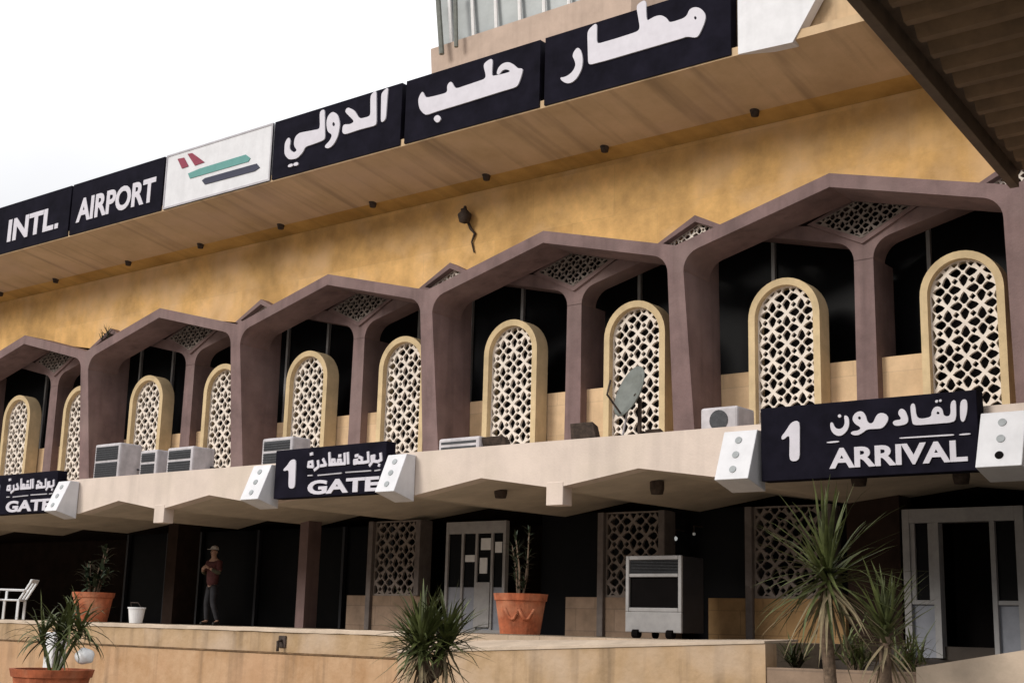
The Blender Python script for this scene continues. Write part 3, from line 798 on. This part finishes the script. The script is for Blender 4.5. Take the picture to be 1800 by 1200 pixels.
# ------------------------------------------------------------------ terrace wall
TW = -4.6
tw = thing('terrace_wall', 'stained tan terrace wall with pale coping along the front', 'wall', (10, TW, 0))
L = MB().box(X0, 16.7, TW, -4.302, 1.16, FLOOR - .06)
part('wall_face', L, 'twall', tw)
part('plinth', MB().box(X0, 16.72, TW - .10, -4.302, 0, 1.157), 'twall_low', tw, bevel=.02)
rngc = random.Random(12)
cp = MB(); xs_ = [X0]
while xs_[-1] < 16.4: xs_.append(xs_[-1] + rngc.uniform(.18, .4))
xs_[-1] = 16.7
rows = [(TW - .03 + rngc.uniform(-.012, .02), FLOOR + .006 + rngc.uniform(-.016, .008), FLOOR - .058 + rngc.uniform(-.008, .004)) for _ in xs_]
for i in range(len(xs_) - 1):
    (ya, ta, ba), (yb_, tb, bb) = rows[i], rows[i + 1]
    xa, xb = xs_[i], xs_[i + 1]
    cp.quad((xa, ya, ba), (xb, yb_, bb), (xb, yb_ + .006, tb - .012), (xa, ya + .006, ta - .012))
    cp.quad((xa, ya + .006, ta - .012), (xb, yb_ + .006, tb - .012), (xb, yb_ + .03, tb), (xa, ya + .03, ta))
    cp.quad((xa, ya + .03, ta), (xb, yb_ + .03, tb), (xb, -4.29, FLOOR + .006), (xa, -4.29, FLOOR + .006))
part('coping', cp, 'coping', tw)
rw = thing('ramp_wall', 'tan block wall beside the ramp, its pale top rising to the right', 'wall', (19, -4.9, 0))
def slope_wall(x0, z0, x1, z1, yf, yb, m, name='wall_face', zb=0):
    return MB().prism([(x0, yf, zb), (x1, yf, zb), (x1, yf, z1), (x0, yf, z0)], [(x0, yb, zb), (x1, yb, zb), (x1, yb, z1), (x0, yb, z0)])
RY = -5.0
a, b = xz((700, 1141), RY), xz((1345, 1126), RY)
part('wall_face', slope_wall(a[0], a[1] - .05, b[0], b[1] - .03, RY, -4.7, None), 'twall', rw)
a2, b2 = a, b
part('coping', MB().prism([(a[0], RY - .02, a[1] - .048), (b[0], RY - .02, b[1] - .028), (b[0], RY - .02, b[1] + .0), (a[0], RY - .02, a[1])],
                          [(a[0], -4.1, a[1] + .10), (b[0], -4.1, b[1] + .0), (b[0], -4.1, b[1] + .03), (a[0], -4.1, a[1] + .16)]), 'coping', rw)
c, d = xz((1345, 1172), RY), xz((1625, 1182), RY)
part('planter_edge', slope_wall(b[0] + .003, c[1], d[0], d[1], RY + .02, -4.7, None), 'brownstone', rw)
e1, e2 = xz((1610, 1172), RY), xz((1830, 1137), RY)
part('ramp_edge', slope_wall(e1[0], e1[1], e2[0], e2[1], RY, -4.5, None), 'coping', rw)
structure('ramp', MB().prism([(21.9, -1.2, .4), (36, -1.2, .4), (36, -1.2, 1.36), (21.9, -1.2, 1.34)], [(21.9, 1.6, .4), (36, 1.6, .4), (36, 1.6, 1.42), (21.9, 1.6, 1.38)]), 'hallfloor')
structure('planting_bed', MB().box(22.0, 36, -4.69, -1.203, .3, 1.20), 'soil')

# rusty tap box and drip stain on the terrace wall
q = on_y((497, 1135), TW)
t = thing('wall_bracket', 'small rusty bracket fixed to the stained terrace wall left of the bushy yucca', 'bracket', (q.x, TW, q.z))
part('bracket_plate', MB().box(q.x - .09, q.x + .09, TW - .03, TW - .001, 1.26, 1.46), 'rust', t, bevel=.008)
part('bracket_pipe', MB().tube([(q.x, TW - .03, 1.38), (q.x, TW - .12, 1.36), (q.x + .02, TW - .13, 1.2)], .025, 8), 'rust', t, smooth=True)
# seam course between wall face and plinth
part('seam_course', MB().box(X0, 16.7, TW - .112, TW - .002, 1.158, 1.185), 'rust_stain', tw)

# ------------------------------------------------------------------ plants
def blade(mb, o, d, L, w, droop, seg=5, fold=.25):
    d = d.normalized(); side = d.cross(Vector((0, 0, 1)))
    if side.length < .05: side = Vector((1, 0, 0))
    side.normalize()
    p = Vector(o); vs = []
    dirv = d.copy()
    for i in range(seg + 1):
        f = i / seg
        ww = w * (1 - f) ** .7 * (.75 + .9 * f if f < .35 else 1.06) + .001
        up = side.cross(dirv).normalized()
        vs += [p - side * ww + up * ww * fold, p.copy(), p + side * ww + up * ww * fold]
        p = p + dirv * (L / seg)
        kink = .16 if random.random() < .12 else .045
        dirv = (dirv + Vector((random.gauss(0, kink), random.gauss(0, kink), random.gauss(0, kink) - droop / seg * (.4 + 1.6 * f)))).normalized()
    fs = []
    for i in range(seg):
        a = i * 3
        fs += [(a, a + 1, a + 4, a + 3), (a + 1, a + 2, a + 5, a + 4)]
    mb.add(vs, fs)
def rosette(mb, c, n, L, w, emin, emax, droop, rng):
    for i in range(n):
        az = i * 2.399 + rng.uniform(-.3, .3); el = rad(rng.uniform(emin, emax))
        d = Vector((math.cos(az) * math.cos(el), math.sin(az) * math.cos(el), math.sin(el)))
        blade(mb, Vector(c) + d * .03 + Vector((0, 0, rng.uniform(-.12, .1))), d, L * rng.uniform(.7, 1.1), w * rng.uniform(.8, 1.2), droop * rng.uniform(.4, 1.5), 6)
def yucca(label, base, heads, L, w, n, seed, droop=.5, emin=-25, emax=85, dry=8, group=None):
    rng = random.Random(seed)
    t = thing('yucca_plant', label, 'plant', base, group)
    tr = MB()
    for h in heads:
        h = Vector(h); b = Vector(base)
        tr.tube([b, b.lerp(h, .4) + Vector((.05, .02, 0)), b.lerp(h, .75) + Vector((-.03, .03, 0)), h], [.09, .075, .07, .06], 9)
    part('trunk', tr, 'bark', t, smooth=True)
    lf = MB(); dr = MB()
    for h in heads:
        rosette(lf, h, n, L, w, emin, emax, droop, rng)
        rosette(dr, Vector(h) - Vector((0, 0, .12)), dry, L * .9, w * .8, -70, -20, .6, rng)
    part('leaves', lf, 'leaf', t)
    if dry: part('dry_leaves', dr, 'leaf_dry', t)
    return t
YR = -6.2
h = on_y((1455, 1012), YR)
h0 = on_y((1449, 1160), YR)
yucca('tall yucca with spiky crown in front of the brown lattice beside the arrivals door', (h0.x, YR, 0), [h], 1.08, .030, 110, 3, .5, -45, 88, 34, 'yucca plants')
h = on_y((1556, 1098), YR); 
yucca('small yucca at the foot of the arrivals door frame, right of the tall one', (h.x, YR, 0), [h - Vector((0, 0, .12))], .74, .028, 64, 5, .4, -5, 88, 14, 'yucca plants')
YC = -9.0
h = on_y((738, 1132), YC); h2 = on_y((772, 1128), YC)
hb = on_y((742, 1190), YC)
yucca('bushy yucca in front of the terrace wall, centre of the picture', (hb.x, YC, hb.z - .15), [h, h2 + Vector((0, .12, 0)), h.lerp(h2, .5) + Vector((0, -.12, -.04))], .60, .026, 110, 9, .28, -25, 80, 14, 'yucca plants')
def shrub(label, c, r, h, n, seed):
    rng = random.Random(seed)
    t = thing('shrub', label, 'shrub', c, 'shrubs in the planting bed')
    lf, st = MB(), MB()
    for i in range(n):
        a = rng.uniform(0, 6.28); e_ = rng.uniform(.5, 1.5); R_ = r * rng.uniform(.3, 1)
        tip = Vector((c[0] + R_ * math.cos(a) * math.cos(e_), c[1] + R_ * math.sin(a) * math.cos(e_), c[2] + h * rng.uniform(.5, 1.1) * math.sin(e_) + .05))
        st.tube([c, Vector(c).lerp(tip, .6) + Vector((0, 0, .06)), tip], [.012, .009, .005], 5)
        for j in range(6):
            p = Vector(c).lerp(tip, rng.uniform(.3, 1.0))
            blade(lf, p, Vector((rng.uniform(-1, 1), rng.uniform(-1, 1), rng.uniform(.1, 1.6))), rng.uniform(.2, .48), .017, rng.uniform(.3, 1.4), 4)
    part('stems', st, 'bark', t); part('leaves', lf, 'leaf', t)
for px_, yy, r_, h_, n_, lab in (((1505, 1160), -4.3, .5, .42, 15, 'low loose strappy shrub between the tall yucca trunk and the small yucca'), ((1400, 1165), -3.8, .4, .26, 9, 'lowest thin shrub left of the tall yucca trunk'), ((1600, 1160), -4.4, .4, .42, 12, 'low loose shrub under the arrivals door frame, right of the small yucca')):
    shrub(lab, (xz(px_, yy)[0], yy, 1.2), r_, h_, n_, int(px_[0]))
def pot(label, c, r, h, soil=True, rim=.06, taper=.76, group='terracotta pots', deco=False):
    t = thing('terracotta_pot', label, 'plant pot', c, group)
    rb = r * taper
    pr = [(.001, 0), (rb, 0), (rb + (r - rb) * .8, h * .82), (r * 1.0, h * .83), (r * 1.05, h), (r * .93, h), (r * .88, h * .9), (.001, h * .9)]
    part('pot_body', MB().lathe(pr, c, 32), 'pot', t)
    part('soil', MB().lathe([(.001, h * .93), (r * .9, h * .91)], c, 24), 'soil', t)
    if deco:                                    # moulded swag on the side that faces the drive
        s = MB()
        for sgn in (-1, 1):
            pts = []
            for i in range(7):
                f = i / 6; a = rad(-90 + 35) + sgn * rad(36) * f + 0; z = h * (.36 + .26 * (2 * f - 1) ** 2)
                rr = (rb + (r - rb) * .8 * z / (h * .82)) + .004
                pts.append((c[0] + rr * math.cos(a), c[1] + rr * math.sin(a), c[2] + z))
            s.tube(pts, .028, 6)
        part('moulded_swag', s, 'pot', t, smooth=True)
    return t
pot('large terracotta pot with a hidden base holding the bushy yucca', (hb.x, YC, hb.z - .85), .5, .72)
# big pot on the terrace beside the white door, with a thin dark shrub
PB = (17.82, -3.4, FLOOR + .015)
pot('bright terracotta pot with moulded swag, right of the white door', PB, .42, .63, deco=True)
rng = random.Random(4)
t = thing('thin_shrub', 'thin dark upright shrub growing in the bright pot by the white door', 'plant', (PB[0], PB[1], PB[2] + .6))
st = MB(); lf = MB()
for i in range(5):
    a = rng.uniform(0, 6.28); tip = Vector((PB[0] + .16 * math.cos(a), PB[1] + .16 * math.sin(a), PB[2] + rng.uniform(1.2, 1.75)))
    b0 = Vector((PB[0] + .05 * math.cos(a), PB[1] + .05 * math.sin(a), PB[2] + .59))
    st.tube([b0, b0.lerp(tip, .5) + Vector((.03, 0, 0)), tip], [.018, .014, .008], 6)
    for j in range(26):
        p = b0.lerp(tip, rng.uniform(.1, 1)); d = Vector((rng.uniform(-1, 1), rng.uniform(-1, 1), rng.uniform(.1, 1.2)))
        blade(lf, p, d, rng.uniform(.10, .2), .018, .6, 3)
part('stem', st, 'bark', t); part('leaves', lf, 'leaf_dark', t)
PA = (xz((163, 1060), -3.6)[0], -3.6, FLOOR + .015)
pot('terracotta pot on the left part of the terrace holding a dark broad leaved plant', PA, .42, .60)
t = thing('broad_leaf_plant', 'dark broad leaved plant in the left terrace pot', 'plant', (PA[0], PA[1], PA[2] + .55))
st = MB(); lf = MB()
for i in range(9):
    a = i * 2.4; tip = Vector((PA[0] + rng.uniform(.1, .42) * math.cos(a), PA[1] + rng.uniform(.1, .42) * math.sin(a), PA[2] + rng.uniform(.9, 1.65)))
    b0 = Vector((PA[0] + .1 * math.cos(a), PA[1] + .1 * math.sin(a), PA[2] + .55))
    st.tube([b0, b0.lerp(tip, .5) + Vector((0, 0, .08)), tip], [.02, .016, .01], 6)
    for j in range(13):
        p = b0.lerp(tip, rng.uniform(.25, 1)); d = Vector((rng.uniform(-1, 1), rng.uniform(-1, 1), rng.uniform(-.2, 1.0)))
        blade(lf, p, d, rng.uniform(.2, .38), .05, 1.2, 4, .1)
part('stem', st, 'bark', t); part('leaves', lf, 'leaf_dark', t)
# low pot at the bottom left corner with a droopy strap-leaved plant
DL = 19.0
pc = CAM + ray((92, 1175)) * DL
pot('low wide terracotta pot at the left front, below the terrace wall', (pc.x, pc.y, pc.z - .62), .55, .62)
t = thing('strap_leaf_plant', 'droopy strap leaved plant in the low pot at the left front', 'plant', (pc.x, pc.y, pc.z - .05))
lf = MB()
for cpx in ((105, 1118), (140, 1112), (75, 1120), (120, 1105)):
    hc = CAM + ray(cpx) * (DL + rng.uniform(-.15, .15))
    lf.tube([(hc.x * .5 + pc.x * .5, pc.y, pc.z - .06), hc], [.03, .022], 6)
    rosette(lf, hc, 38, .62, .026, -30, 85, 1.5, rng)
part('leaves', lf, 'leaf', t)
q = CAM + ray((95, 1130)) * (DL + .75)
wp = CAM + ray((95, 1165)) * (DL + .8)
t = thing('marker_post', 'short white post standing behind the droopy plant', 'post', (wp.x, wp.y, 0))
part('post_shaft', MB().box(wp.x - .12, wp.x + .12, wp.y - .12, wp.y + .12, 0, q.z + .16), 'plastic', t, bevel=.03)
part('base_plate', MB().box(wp.x - .2, wp.x + .2, wp.y - .2, wp.y + .2, 0, .05), 'rust', t, bevel=.01)
q = CAM + ray((150, 1150)) * (DL - .05)
bm = bmesh.new(); bmesh.ops.create_icosphere(bm, subdivisions=3, radius=.13)
for v in bm.verts:
    n_ = math.sin(v.co.x * 31 + v.co.z * 17) * math.cos(v.co.y * 27 + v.co.z * 9)
    v.co *= 1 + .16 * n_; v.co.z *= .85
me = bpy.data.meshes.new('bag'); bm.to_mesh(me); bm.free()
o = link('plastic_bag', me, 'plastic', None, smooth=True); o.location = (q.x, q.y, q.z - .02)
tag(o, 'crumpled white plastic bag lying in the low pot under the droopy plant', 'bag')

# weeds rooted in the joint above a hood at the left
q = on_y((190, 588), .55)
t = thing('weed_tuft', 'dry weed tuft growing above the arcade gable at the left', 'weed', (q.x, .55, q.z - .1))
lf = MB(); rosette(lf, (q.x, .55, q.z - .08), 26, .34, .012, 10, 85, .6, random.Random(21)); rosette(lf, (q.x - .25, .55, q.z - .12), 14, .24, .012, 10, 85, .6, random.Random(22))
part('weed_leaves', lf, 'leaf_dark', t)

# ------------------------------------------------------------------ terrace furniture
# white plastic chair, seen side on
t = thing('plastic_chair', 'white plastic chair with slotted back at the far left of the terrace', 'chair', (3.9, -3.75, FLOOR))
cx_, cy_ = 3.75, -3.75
ang = rad(40)
def cpt(x, y, z): return (cx_ + x * math.cos(ang) - y * math.sin(ang), cy_ + x * math.sin(ang) + y * math.cos(ang), FLOOR + .012 + z)
def cbox(mb, x0, x1, y0, y1, z0, z1, sh=0):
    mb.prism([cpt(x0, y0, z0), cpt(x1, y0, z0), cpt(x1, y1, z0), cpt(x0, y1, z0)], [cpt(x0 + sh, y0, z1), cpt(x1 + sh, y0, z1), cpt(x1 + sh, y1, z1), cpt(x0 + sh, y1, z1)])
m = MB(); cbox(m, -.25, .25, -.25, .25, .40, .44); part('seat', m, 'plastic', t, bevel=.015)
m = MB()
for y in (-.25, -.02, .19): cbox(m, .22, .27, y, y + .06, .44, .80, .20)
cbox(m, .42, .47, -.25, .25, .80, .88, .03); part('backrest', m, 'plastic', t, bevel=.012)
for x, y in ((-.25, -.25), (-.25, .2), (.2, -.25), (.2, .2)):
    m = MB(); cbox(m, x, x + .05, y, y + .05, 0, .40, 0); part('leg', m, 'plastic', t)
for y in (-.29, .25):
    m = MB(); cbox(m, -.24, .36, y, y + .045, .62, .66); cbox(m, -.24, -.19, y, y + .045, .40, .62); part('armrest', m, 'plastic', t, bevel=.01)
# bucket
q = on_y((240, 1076), -3.4)
t = thing('bucket', 'small white bucket on the terrace right of the left pot', 'bucket', (q.x, -3.4, FLOOR))
part('bucket_body', MB().lathe([(.001, .01), (.13, .012), (.17, .30), (.185, .30), (.185, .33), (.155, .33), (.12, .05), (.001, .05)], (q.x, -3.4, FLOOR), 24), 'plastic', t, smooth=False)
part('handle', MB().tube([(q.x - .18, -3.4, FLOOR + .3), (q.x - .12, -3.47, FLOOR + .42), (q.x + .12, -3.47, FLOOR + .42), (q.x + .18, -3.4, FLOOR + .3)], .008, 6), 'rust', t)
# evaporative cooler cabinet
CX0, CX1, CY0 = 18.22, 19.34, -1.0
z0 = FLOOR + .02
t = thing('air_cooler', 'grey cabinet air cooler with dark front openings standing on the terrace', 'air cooler', ((CX0 + CX1) / 2, CY0 + .4, FLOOR))
m = MB(); rect_frame(m, CX0, CX1, CY0, CY0 + .06, z0 + .42, z0 + 1.36, .07); m.box(CX0 + .07, CX1 - .07, CY0, CY0 + .06, z0 + 1.0, z0 + 1.06); m.box(CX0, CX1, CY0, CY0 + .06, z0 + .08, z0 + .42)
part('front_frame', m, 'alum', t, bevel=.015)
part('casing', MB().box(CX0 + .01, CX1 - .01, CY0 + .062, CY0 + .75, z0 + .08, z0 + 1.35), 'sign_side', t, bevel=.02)
m = MB()
for i in range(9): m.box(CX0 + .07, CX1 - .07, CY0 + .035, CY0 + .058, z0 + 1.07 + i * .025, z0 + 1.08 + i * .025)
part('air_louvre', m, 'grille', t)
part('opening_shade_sheet', MB().box(CX0 + .07, CX1 - .07, CY0 + .059, CY0 + .0615, z0 + .43, z0 + 1.29), 'black', t)  # black sheet paints the shade inside the cabinet openings
for x in (CX0 + .22, CX1 - .22):
    part('wheel', MB().tube([(x - .06, CY0 + .02, z0 + .055), (x + .06, CY0 + .02, z0 + .055)], .075, 16), 'black', t)
for x in (CX0 + .2, CX1 - .2):
    part('wheel', MB().tube([(x - .03, CY0 + .65, z0 + .055), (x + .03, CY0 + .65, z0 + .055)], .075, 16), 'black', t)
# two small bulbs seen in the dark hall
for p, r in (((1187, 946), .045), ((1220, 938), .03)):
    q = on_y(p, 1.3)
    em = bpy.data.materials.new('lit bulb'); em.use_nodes = True
    b = em.node_tree.nodes['Principled BSDF']; b.inputs['Emission Color'].default_value = (.85, .9, .88, 1); b.inputs['Emission Strength'].default_value = .28 if r > .04 else .06
    t = thing('wall_lamp', 'small lit bulb in the dark hall above the air cooler' if r > .04 else 'dimmer bulb right of the lit one above the air cooler', 'lamp', (q.x, 1.3, q.z))
    part('bulb', MB().lathe([(.001, -r), (r * .7, -r * .7), (r, 0), (r * .7, r * .7), (.001, r)], (q.x, 1.3, q.z), 14), em, t, smooth=True)
    part('bracket', MB().tube([(q.x, 1.3, q.z + r), (q.x, 1.3, q.z + r + .12), (q.x, 1.61, q.z + r + .12)], .014, 6), 'rust', t)

# ------------------------------------------------------------------ person
PX, PY = xz((375, 1000), .1)[0], .1
def skinned(name, verts, edges, radii, m, parent, root=0, sub=2):
    me = bpy.data.meshes.new(name)
    me.from_pydata([Vector((PX, PY, FLOOR)) + Vector(v) for v in verts], edges, [])
    o = bpy.data.objects.new(name, me); COL.objects.link(o)
    sk = o.modifiers.new('skin', 'SKIN'); sk.use_smooth_shade = True
    for i, r in enumerate(radii):
        rr = r if isinstance(r, tuple) else (r, r)
        me.skin_vertices[0].data[i].radius = rr
        me.skin_vertices[0].data[i].use_root = (i == root)
    sb = o.modifiers.new('sub', 'SUBSURF'); sb.levels = sub; sb.render_levels = sub
    me.materials.append(MT[m])
    base = BASES[parent.name]
    for v in me.vertices: v.co -= base
    o.parent = parent
    return o
ps = thing('person', 'person in maroon top and pale cap standing in the dark entrance, hands raised', 'person', (PX, PY, FLOOR))
# turned about 20 degrees towards the camera (camera is to the right): local x right of picture
V = [(0, 0, .96), (0, .0, 1.14), (0, .01, 1.34), (0, .01, 1.50), (0, .0, 1.57), (0, -.015, 1.66), (0, -.01, 1.76),
     (-.17, .02, 1.44), (-.27, -.03, 1.20), (-.12, -.22, 1.27), (.17, .02, 1.44), (.27, -.03, 1.20), (.13, -.22, 1.30),
     (-.07, 0, .84), (-.13, -.02, .50), (-.15, .03, .09), (.07, 0, .84), (.19, -.10, .52), (.26, .02, .09),
     (-.16, -.12, .045), (.30, -.12, .045)]
E_ = [(0, 1), (1, 2), (2, 3), (3, 4), (4, 5), (5, 6), (3, 7), (7, 8), (8, 9), (3, 10), (10, 11), (11, 12), (0, 13), (13, 14), (14, 15), (0, 16), (16, 17), (17, 18), (15, 19), (18, 20)]
Rr = [(.09, .08), (.12, .09), (.15, .10), (.10, .08), .055, (.075, .09), (.07, .085), .06, .048, .033, .06, .048, .033, .06, .05, .042, .06, .05, .042, .035, .035]
body = skinned('body', V, E_, Rr, 'skin', ps)
# clothing sits just outside the body
skinned('top', [(0, 0, .86), (0, 0, 1.14), (0, .01, 1.34), (0, .01, 1.48), (-.17, .02, 1.44), (-.26, -.03, 1.22), (.17, .02, 1.44), (.26, -.03, 1.22)],
        [(0, 1), (1, 2), (2, 3), (3, 4), (4, 5), (3, 6), (6, 7)], [(.175, .14), (.175, .13), (.20, .14), (.12, .095), .09, .072, .09, .072], 'shirt', ps)
for s, a, b in ((-1, (-.272, -.035, 1.19), (-.15, -.19, 1.255)), (1, (.272, -.035, 1.19), (.16, -.19, 1.28))):
    skinned('sleeve', [(s * .25, -.02, 1.24), a, b], [(0, 1), (1, 2)], [.06, .06, .045], 'sleeve', ps)
skinned('trousers', [(0, 0, .97), (-.075, 0, .84), (-.13, -.02, .50), (-.15, .03, .10), (.075, 0, .84), (.19, -.10, .52), (.26, .02, .10)],
        [(0, 1), (1, 2), (2, 3), (0, 4), (4, 5), (5, 6)], [(.11, .10), .095, .075, .058, .095, .075, .058], 'trousers', ps)
for x in (-.16, .29):
    skinned('shoe', [(x, .05, .045), (x, -.04, .045), (x + .01, -.16, .035)], [(0, 1), (1, 2)], [.048, .05, .04], 'shoe', ps)
# head details: face towards -y
def ell(c, r, n=12, m_=8, zmin=-1):
    mb = MB(); vs = []; 
    for i in range(m_ + 1):
        f = zmin + (1 - zmin) * i / m_
        rr = math.sqrt(max(0, 1 - f * f)) + .001
        vs += [(PX + c[0] + r[0] * rr * math.cos(2 * math.pi * k / n), PY + c[1] + r[1] * rr * math.sin(2 * math.pi * k / n), FLOOR + c[2] + r[2] * f) for k in range(n)]
    mb.add(vs, [(i * n + k, i * n + (k + 1) % n, (i + 1) * n + (k + 1) % n, (i + 1) * n + k) for i in range(m_) for k in range(n)])
    return mb
part('cap', ell((0, 0, 1.745), (.092, .108, .10), 18, 6, 0).box(PX - .06, PX + .06, PY - .17, PY - .08, FLOOR + 1.742, FLOOR + 1.752), 'cap', ps, smooth=False)
part('nose', MB().add([(PX - .014, PY - .098, FLOOR + 1.665), (PX + .014, PY - .098, FLOOR + 1.665), (PX, PY - .128, FLOOR + 1.668), (PX, PY - .098, FLOOR + 1.71)], [(0, 1, 2), (1, 3, 2), (3, 0, 2), (0, 3, 1)]), 'skin', ps)
for x in (-.032, .032): part('eye', ell((x, -.092, 1.70), (.012, .008, .007), 8, 4), 'shoe', ps)
part('mouth', MB().box(PX - .022, PX + .022, PY - .104, PY - .09, FLOOR + 1.625, FLOOR + 1.632), 'shirt', ps)
for x in (-.085, .085): part('ear', ell((x, .0, 1.685), (.012, .024, .034), 8, 5), 'skin', ps)
# hands: palm, four curled fingers and a thumb each, closed on a dark bundle held at the chest
for s, w in ((-1, (-.12, -.22, 1.27)), (1, (.13, -.22, 1.30))):
    wv = Vector(w)
    hv = [wv, wv + Vector((-s * .05, -.03, .02)), wv + Vector((-s * .09, -.045, .03))]
    verts = [tuple(v) for v in hv]; edges = [(0, 1), (1, 2)]; radii = [.028, (.036, .02), (.036, .018)]
    for f in range(4):
        b0 = hv[2] + Vector((-s * .005, -.004, .028 - f * .019))
        l = (.026, .03, .027, .021)[f]
        p1 = b0 + Vector((-s * l, -.012, .002)); p2 = p1 + Vector((-s * l * .6, .012, -.004)); p3 = p2 + Vector((s * .002, l * .7, -.004))
        i0 = len(verts); verts += [tuple(b0), tuple(p1), tuple(p2), tuple(p3)]
        edges += [(2, i0), (i0, i0 + 1), (i0 + 1, i0 + 2), (i0 + 2, i0 + 3)]; radii += [.0095, .009, .008, .007]
    tb = hv[1] + Vector((-s * .01, -.005, .034)); i0 = len(verts)
    verts += [tuple(tb), tuple(tb + Vector((-s * .03, -.01, .02))), tuple(tb + Vector((-s * .05, -.0, .018)))]
    edges += [(1, i0), (i0, i0 + 1), (i0 + 1, i0 + 2)]; radii += [.012, .010, .008]
    skinned('hand', verts, edges, radii, 'skin', ps, sub=1)

# ------------------------------------------------------------------ porch roof at the right
ZP = 8.47
t = thing('porch_roof', 'dark brown corrugated porch roof with a thin edge trim jutting out at the upper right', 'roof', (26, -6, ZP))
A = Vector((24.94, -.62, ZP)); Bv = Vector((25.56, -7.40, ZP))
dv = (Bv - A).normalized(); perp = Vector((-dv.y, dv.x, 0)) * 1.0
if perp.x < 0: perp = -perp
LEN, WID = 13.0, 10.0
A0 = A - dv * .0
cor = MB(); n = int(LEN / .055); prev = None
ribv = (perp + dv * .10).normalized()
vs = []; NS = 0
step = .13
cnt = int(LEN / step)
for i in range(cnt + 1):
    ph = i % 4
    z = (0, .12, .12, 0)[ph]
    p = A0 + dv * (i * step) + Vector((0, 0, z + .06))
    vs += [p + ribv * .34, p + ribv * WID, p + ribv * .34 + Vector((0, 0, .02)), p + ribv * WID + Vector((0, 0, .02))]
fs = []
for i in range(cnt):
    a = i * 4; b = a + 4
    fs += [(a, a + 1, b + 1, b), (a + 2, b + 2, b + 3, a + 3)]
cor.add(vs, fs)
part('corrugated_sheet', cor, 'roofmetal', t)
e = MB(); E0, E1 = A0 - dv * .05, A0 + dv * (LEN + .1)
def bar(mb, a, b, wv_, h0, h1):
    mb.prism([a + Vector((0, 0, h0)), a + wv_ + Vector((0, 0, h0)), a + wv_ + Vector((0, 0, h1)), a + Vector((0, 0, h1))], [b + Vector((0, 0, h0)), b + wv_ + Vector((0, 0, h0)), b + wv_ + Vector((0, 0, h1)), b + Vector((0, 0, h1))])
bar(e, E0, E1, perp * .14, 0, .32)
part('edge_trim', e, 'roofbeam', t, bevel=.01)
bm_ = MB()
for off in (2.1, 5.2, 8.4): bar(bm_, E0 + perp * off, E1 + perp * off, perp * .24, -.14, .058)
part('roof_beam', bm_, 'roofmetal', t)
part('roof_deck', MB().prism([A0 + perp * .15 + Vector((0, 0, .25)), A0 + perp * WID + Vector((0, 0, .25)), A0 + perp * WID + dv * LEN + Vector((0, 0, .25)), A0 + perp * .15 + dv * LEN + Vector((0, 0, .25))],
                             [A0 + perp * .15 + Vector((0, 0, .31)), A0 + perp * WID + Vector((0, 0, .31)), A0 + perp * WID + dv * LEN + Vector((0, 0, .31)), A0 + perp * .15 + dv * LEN + Vector((0, 0, .31))]), 'roofbeam', t)
for off, al in ((8.3, 3.0), (8.3, 11.5)):
    q = A0 + dv * al + perp * off
    part('roof_post', MB().box(q.x - .2, q.x + .2, q.y - .2, q.y + .2, 0, ZP - .142), 'mauve', t)

# ------------------------------------------------------------------ control tower far behind the roof
TY = 14.0
t = thing('control_tower', 'pinkish concrete control tower cab with pale windows behind the roof signs', 'tower', (3, TY + 3, 0))
tp = [(-.62, TY), (8.2, TY), (9.6, TY + 1.6), (9.6, TY + 6), (-.62, TY + 6)]
def ring(pts, z, out=0, c=(4.4, TY + 3)):
    return [(x + (x - c[0]) * out, y + (y - c[1]) * out, z) for x, y in pts]
part('tower_shaft', MB().prism(ring(tp, 11.9), ring(tp, 21.2)), 'tower', t)
part('cab_parapet', MB().prism(ring(tp, 21.2), ring(tp, 22.86, .02)), 'tower', t)
part('cab_window', MB().prism(ring(tp, 22.861, -.06), ring(tp, 25.4, .0)), 'towerglass', t)
m = MB()
for i in range(8):
    x = .25 + i * 1.08
    m.tube([(x, TY + .0, 22.86), (x - .1 + .03 * (i - 3), TY - .08, 25.4)], .07, 6)
part('window_mullion', m, 'plastic', t)
part('cab_roof', MB().prism(ring(tp, 25.401, .1), ring(tp, 25.8, .1)), 'tower', t)
# service ladder frame at the left corner of the cab
m = MB()
q = on_y((790, 60), TY - .3)
m.tube([(q.x - .25, TY - .4, 22.3), (q.x - .55, TY - .4, 24.6)], .10, 6); m.tube([(q.x + .45, TY - .4, 22.4), (q.x + .30, TY - .4, 24.6)], .08, 6)
part('corner_strut', m, 'dish', t)
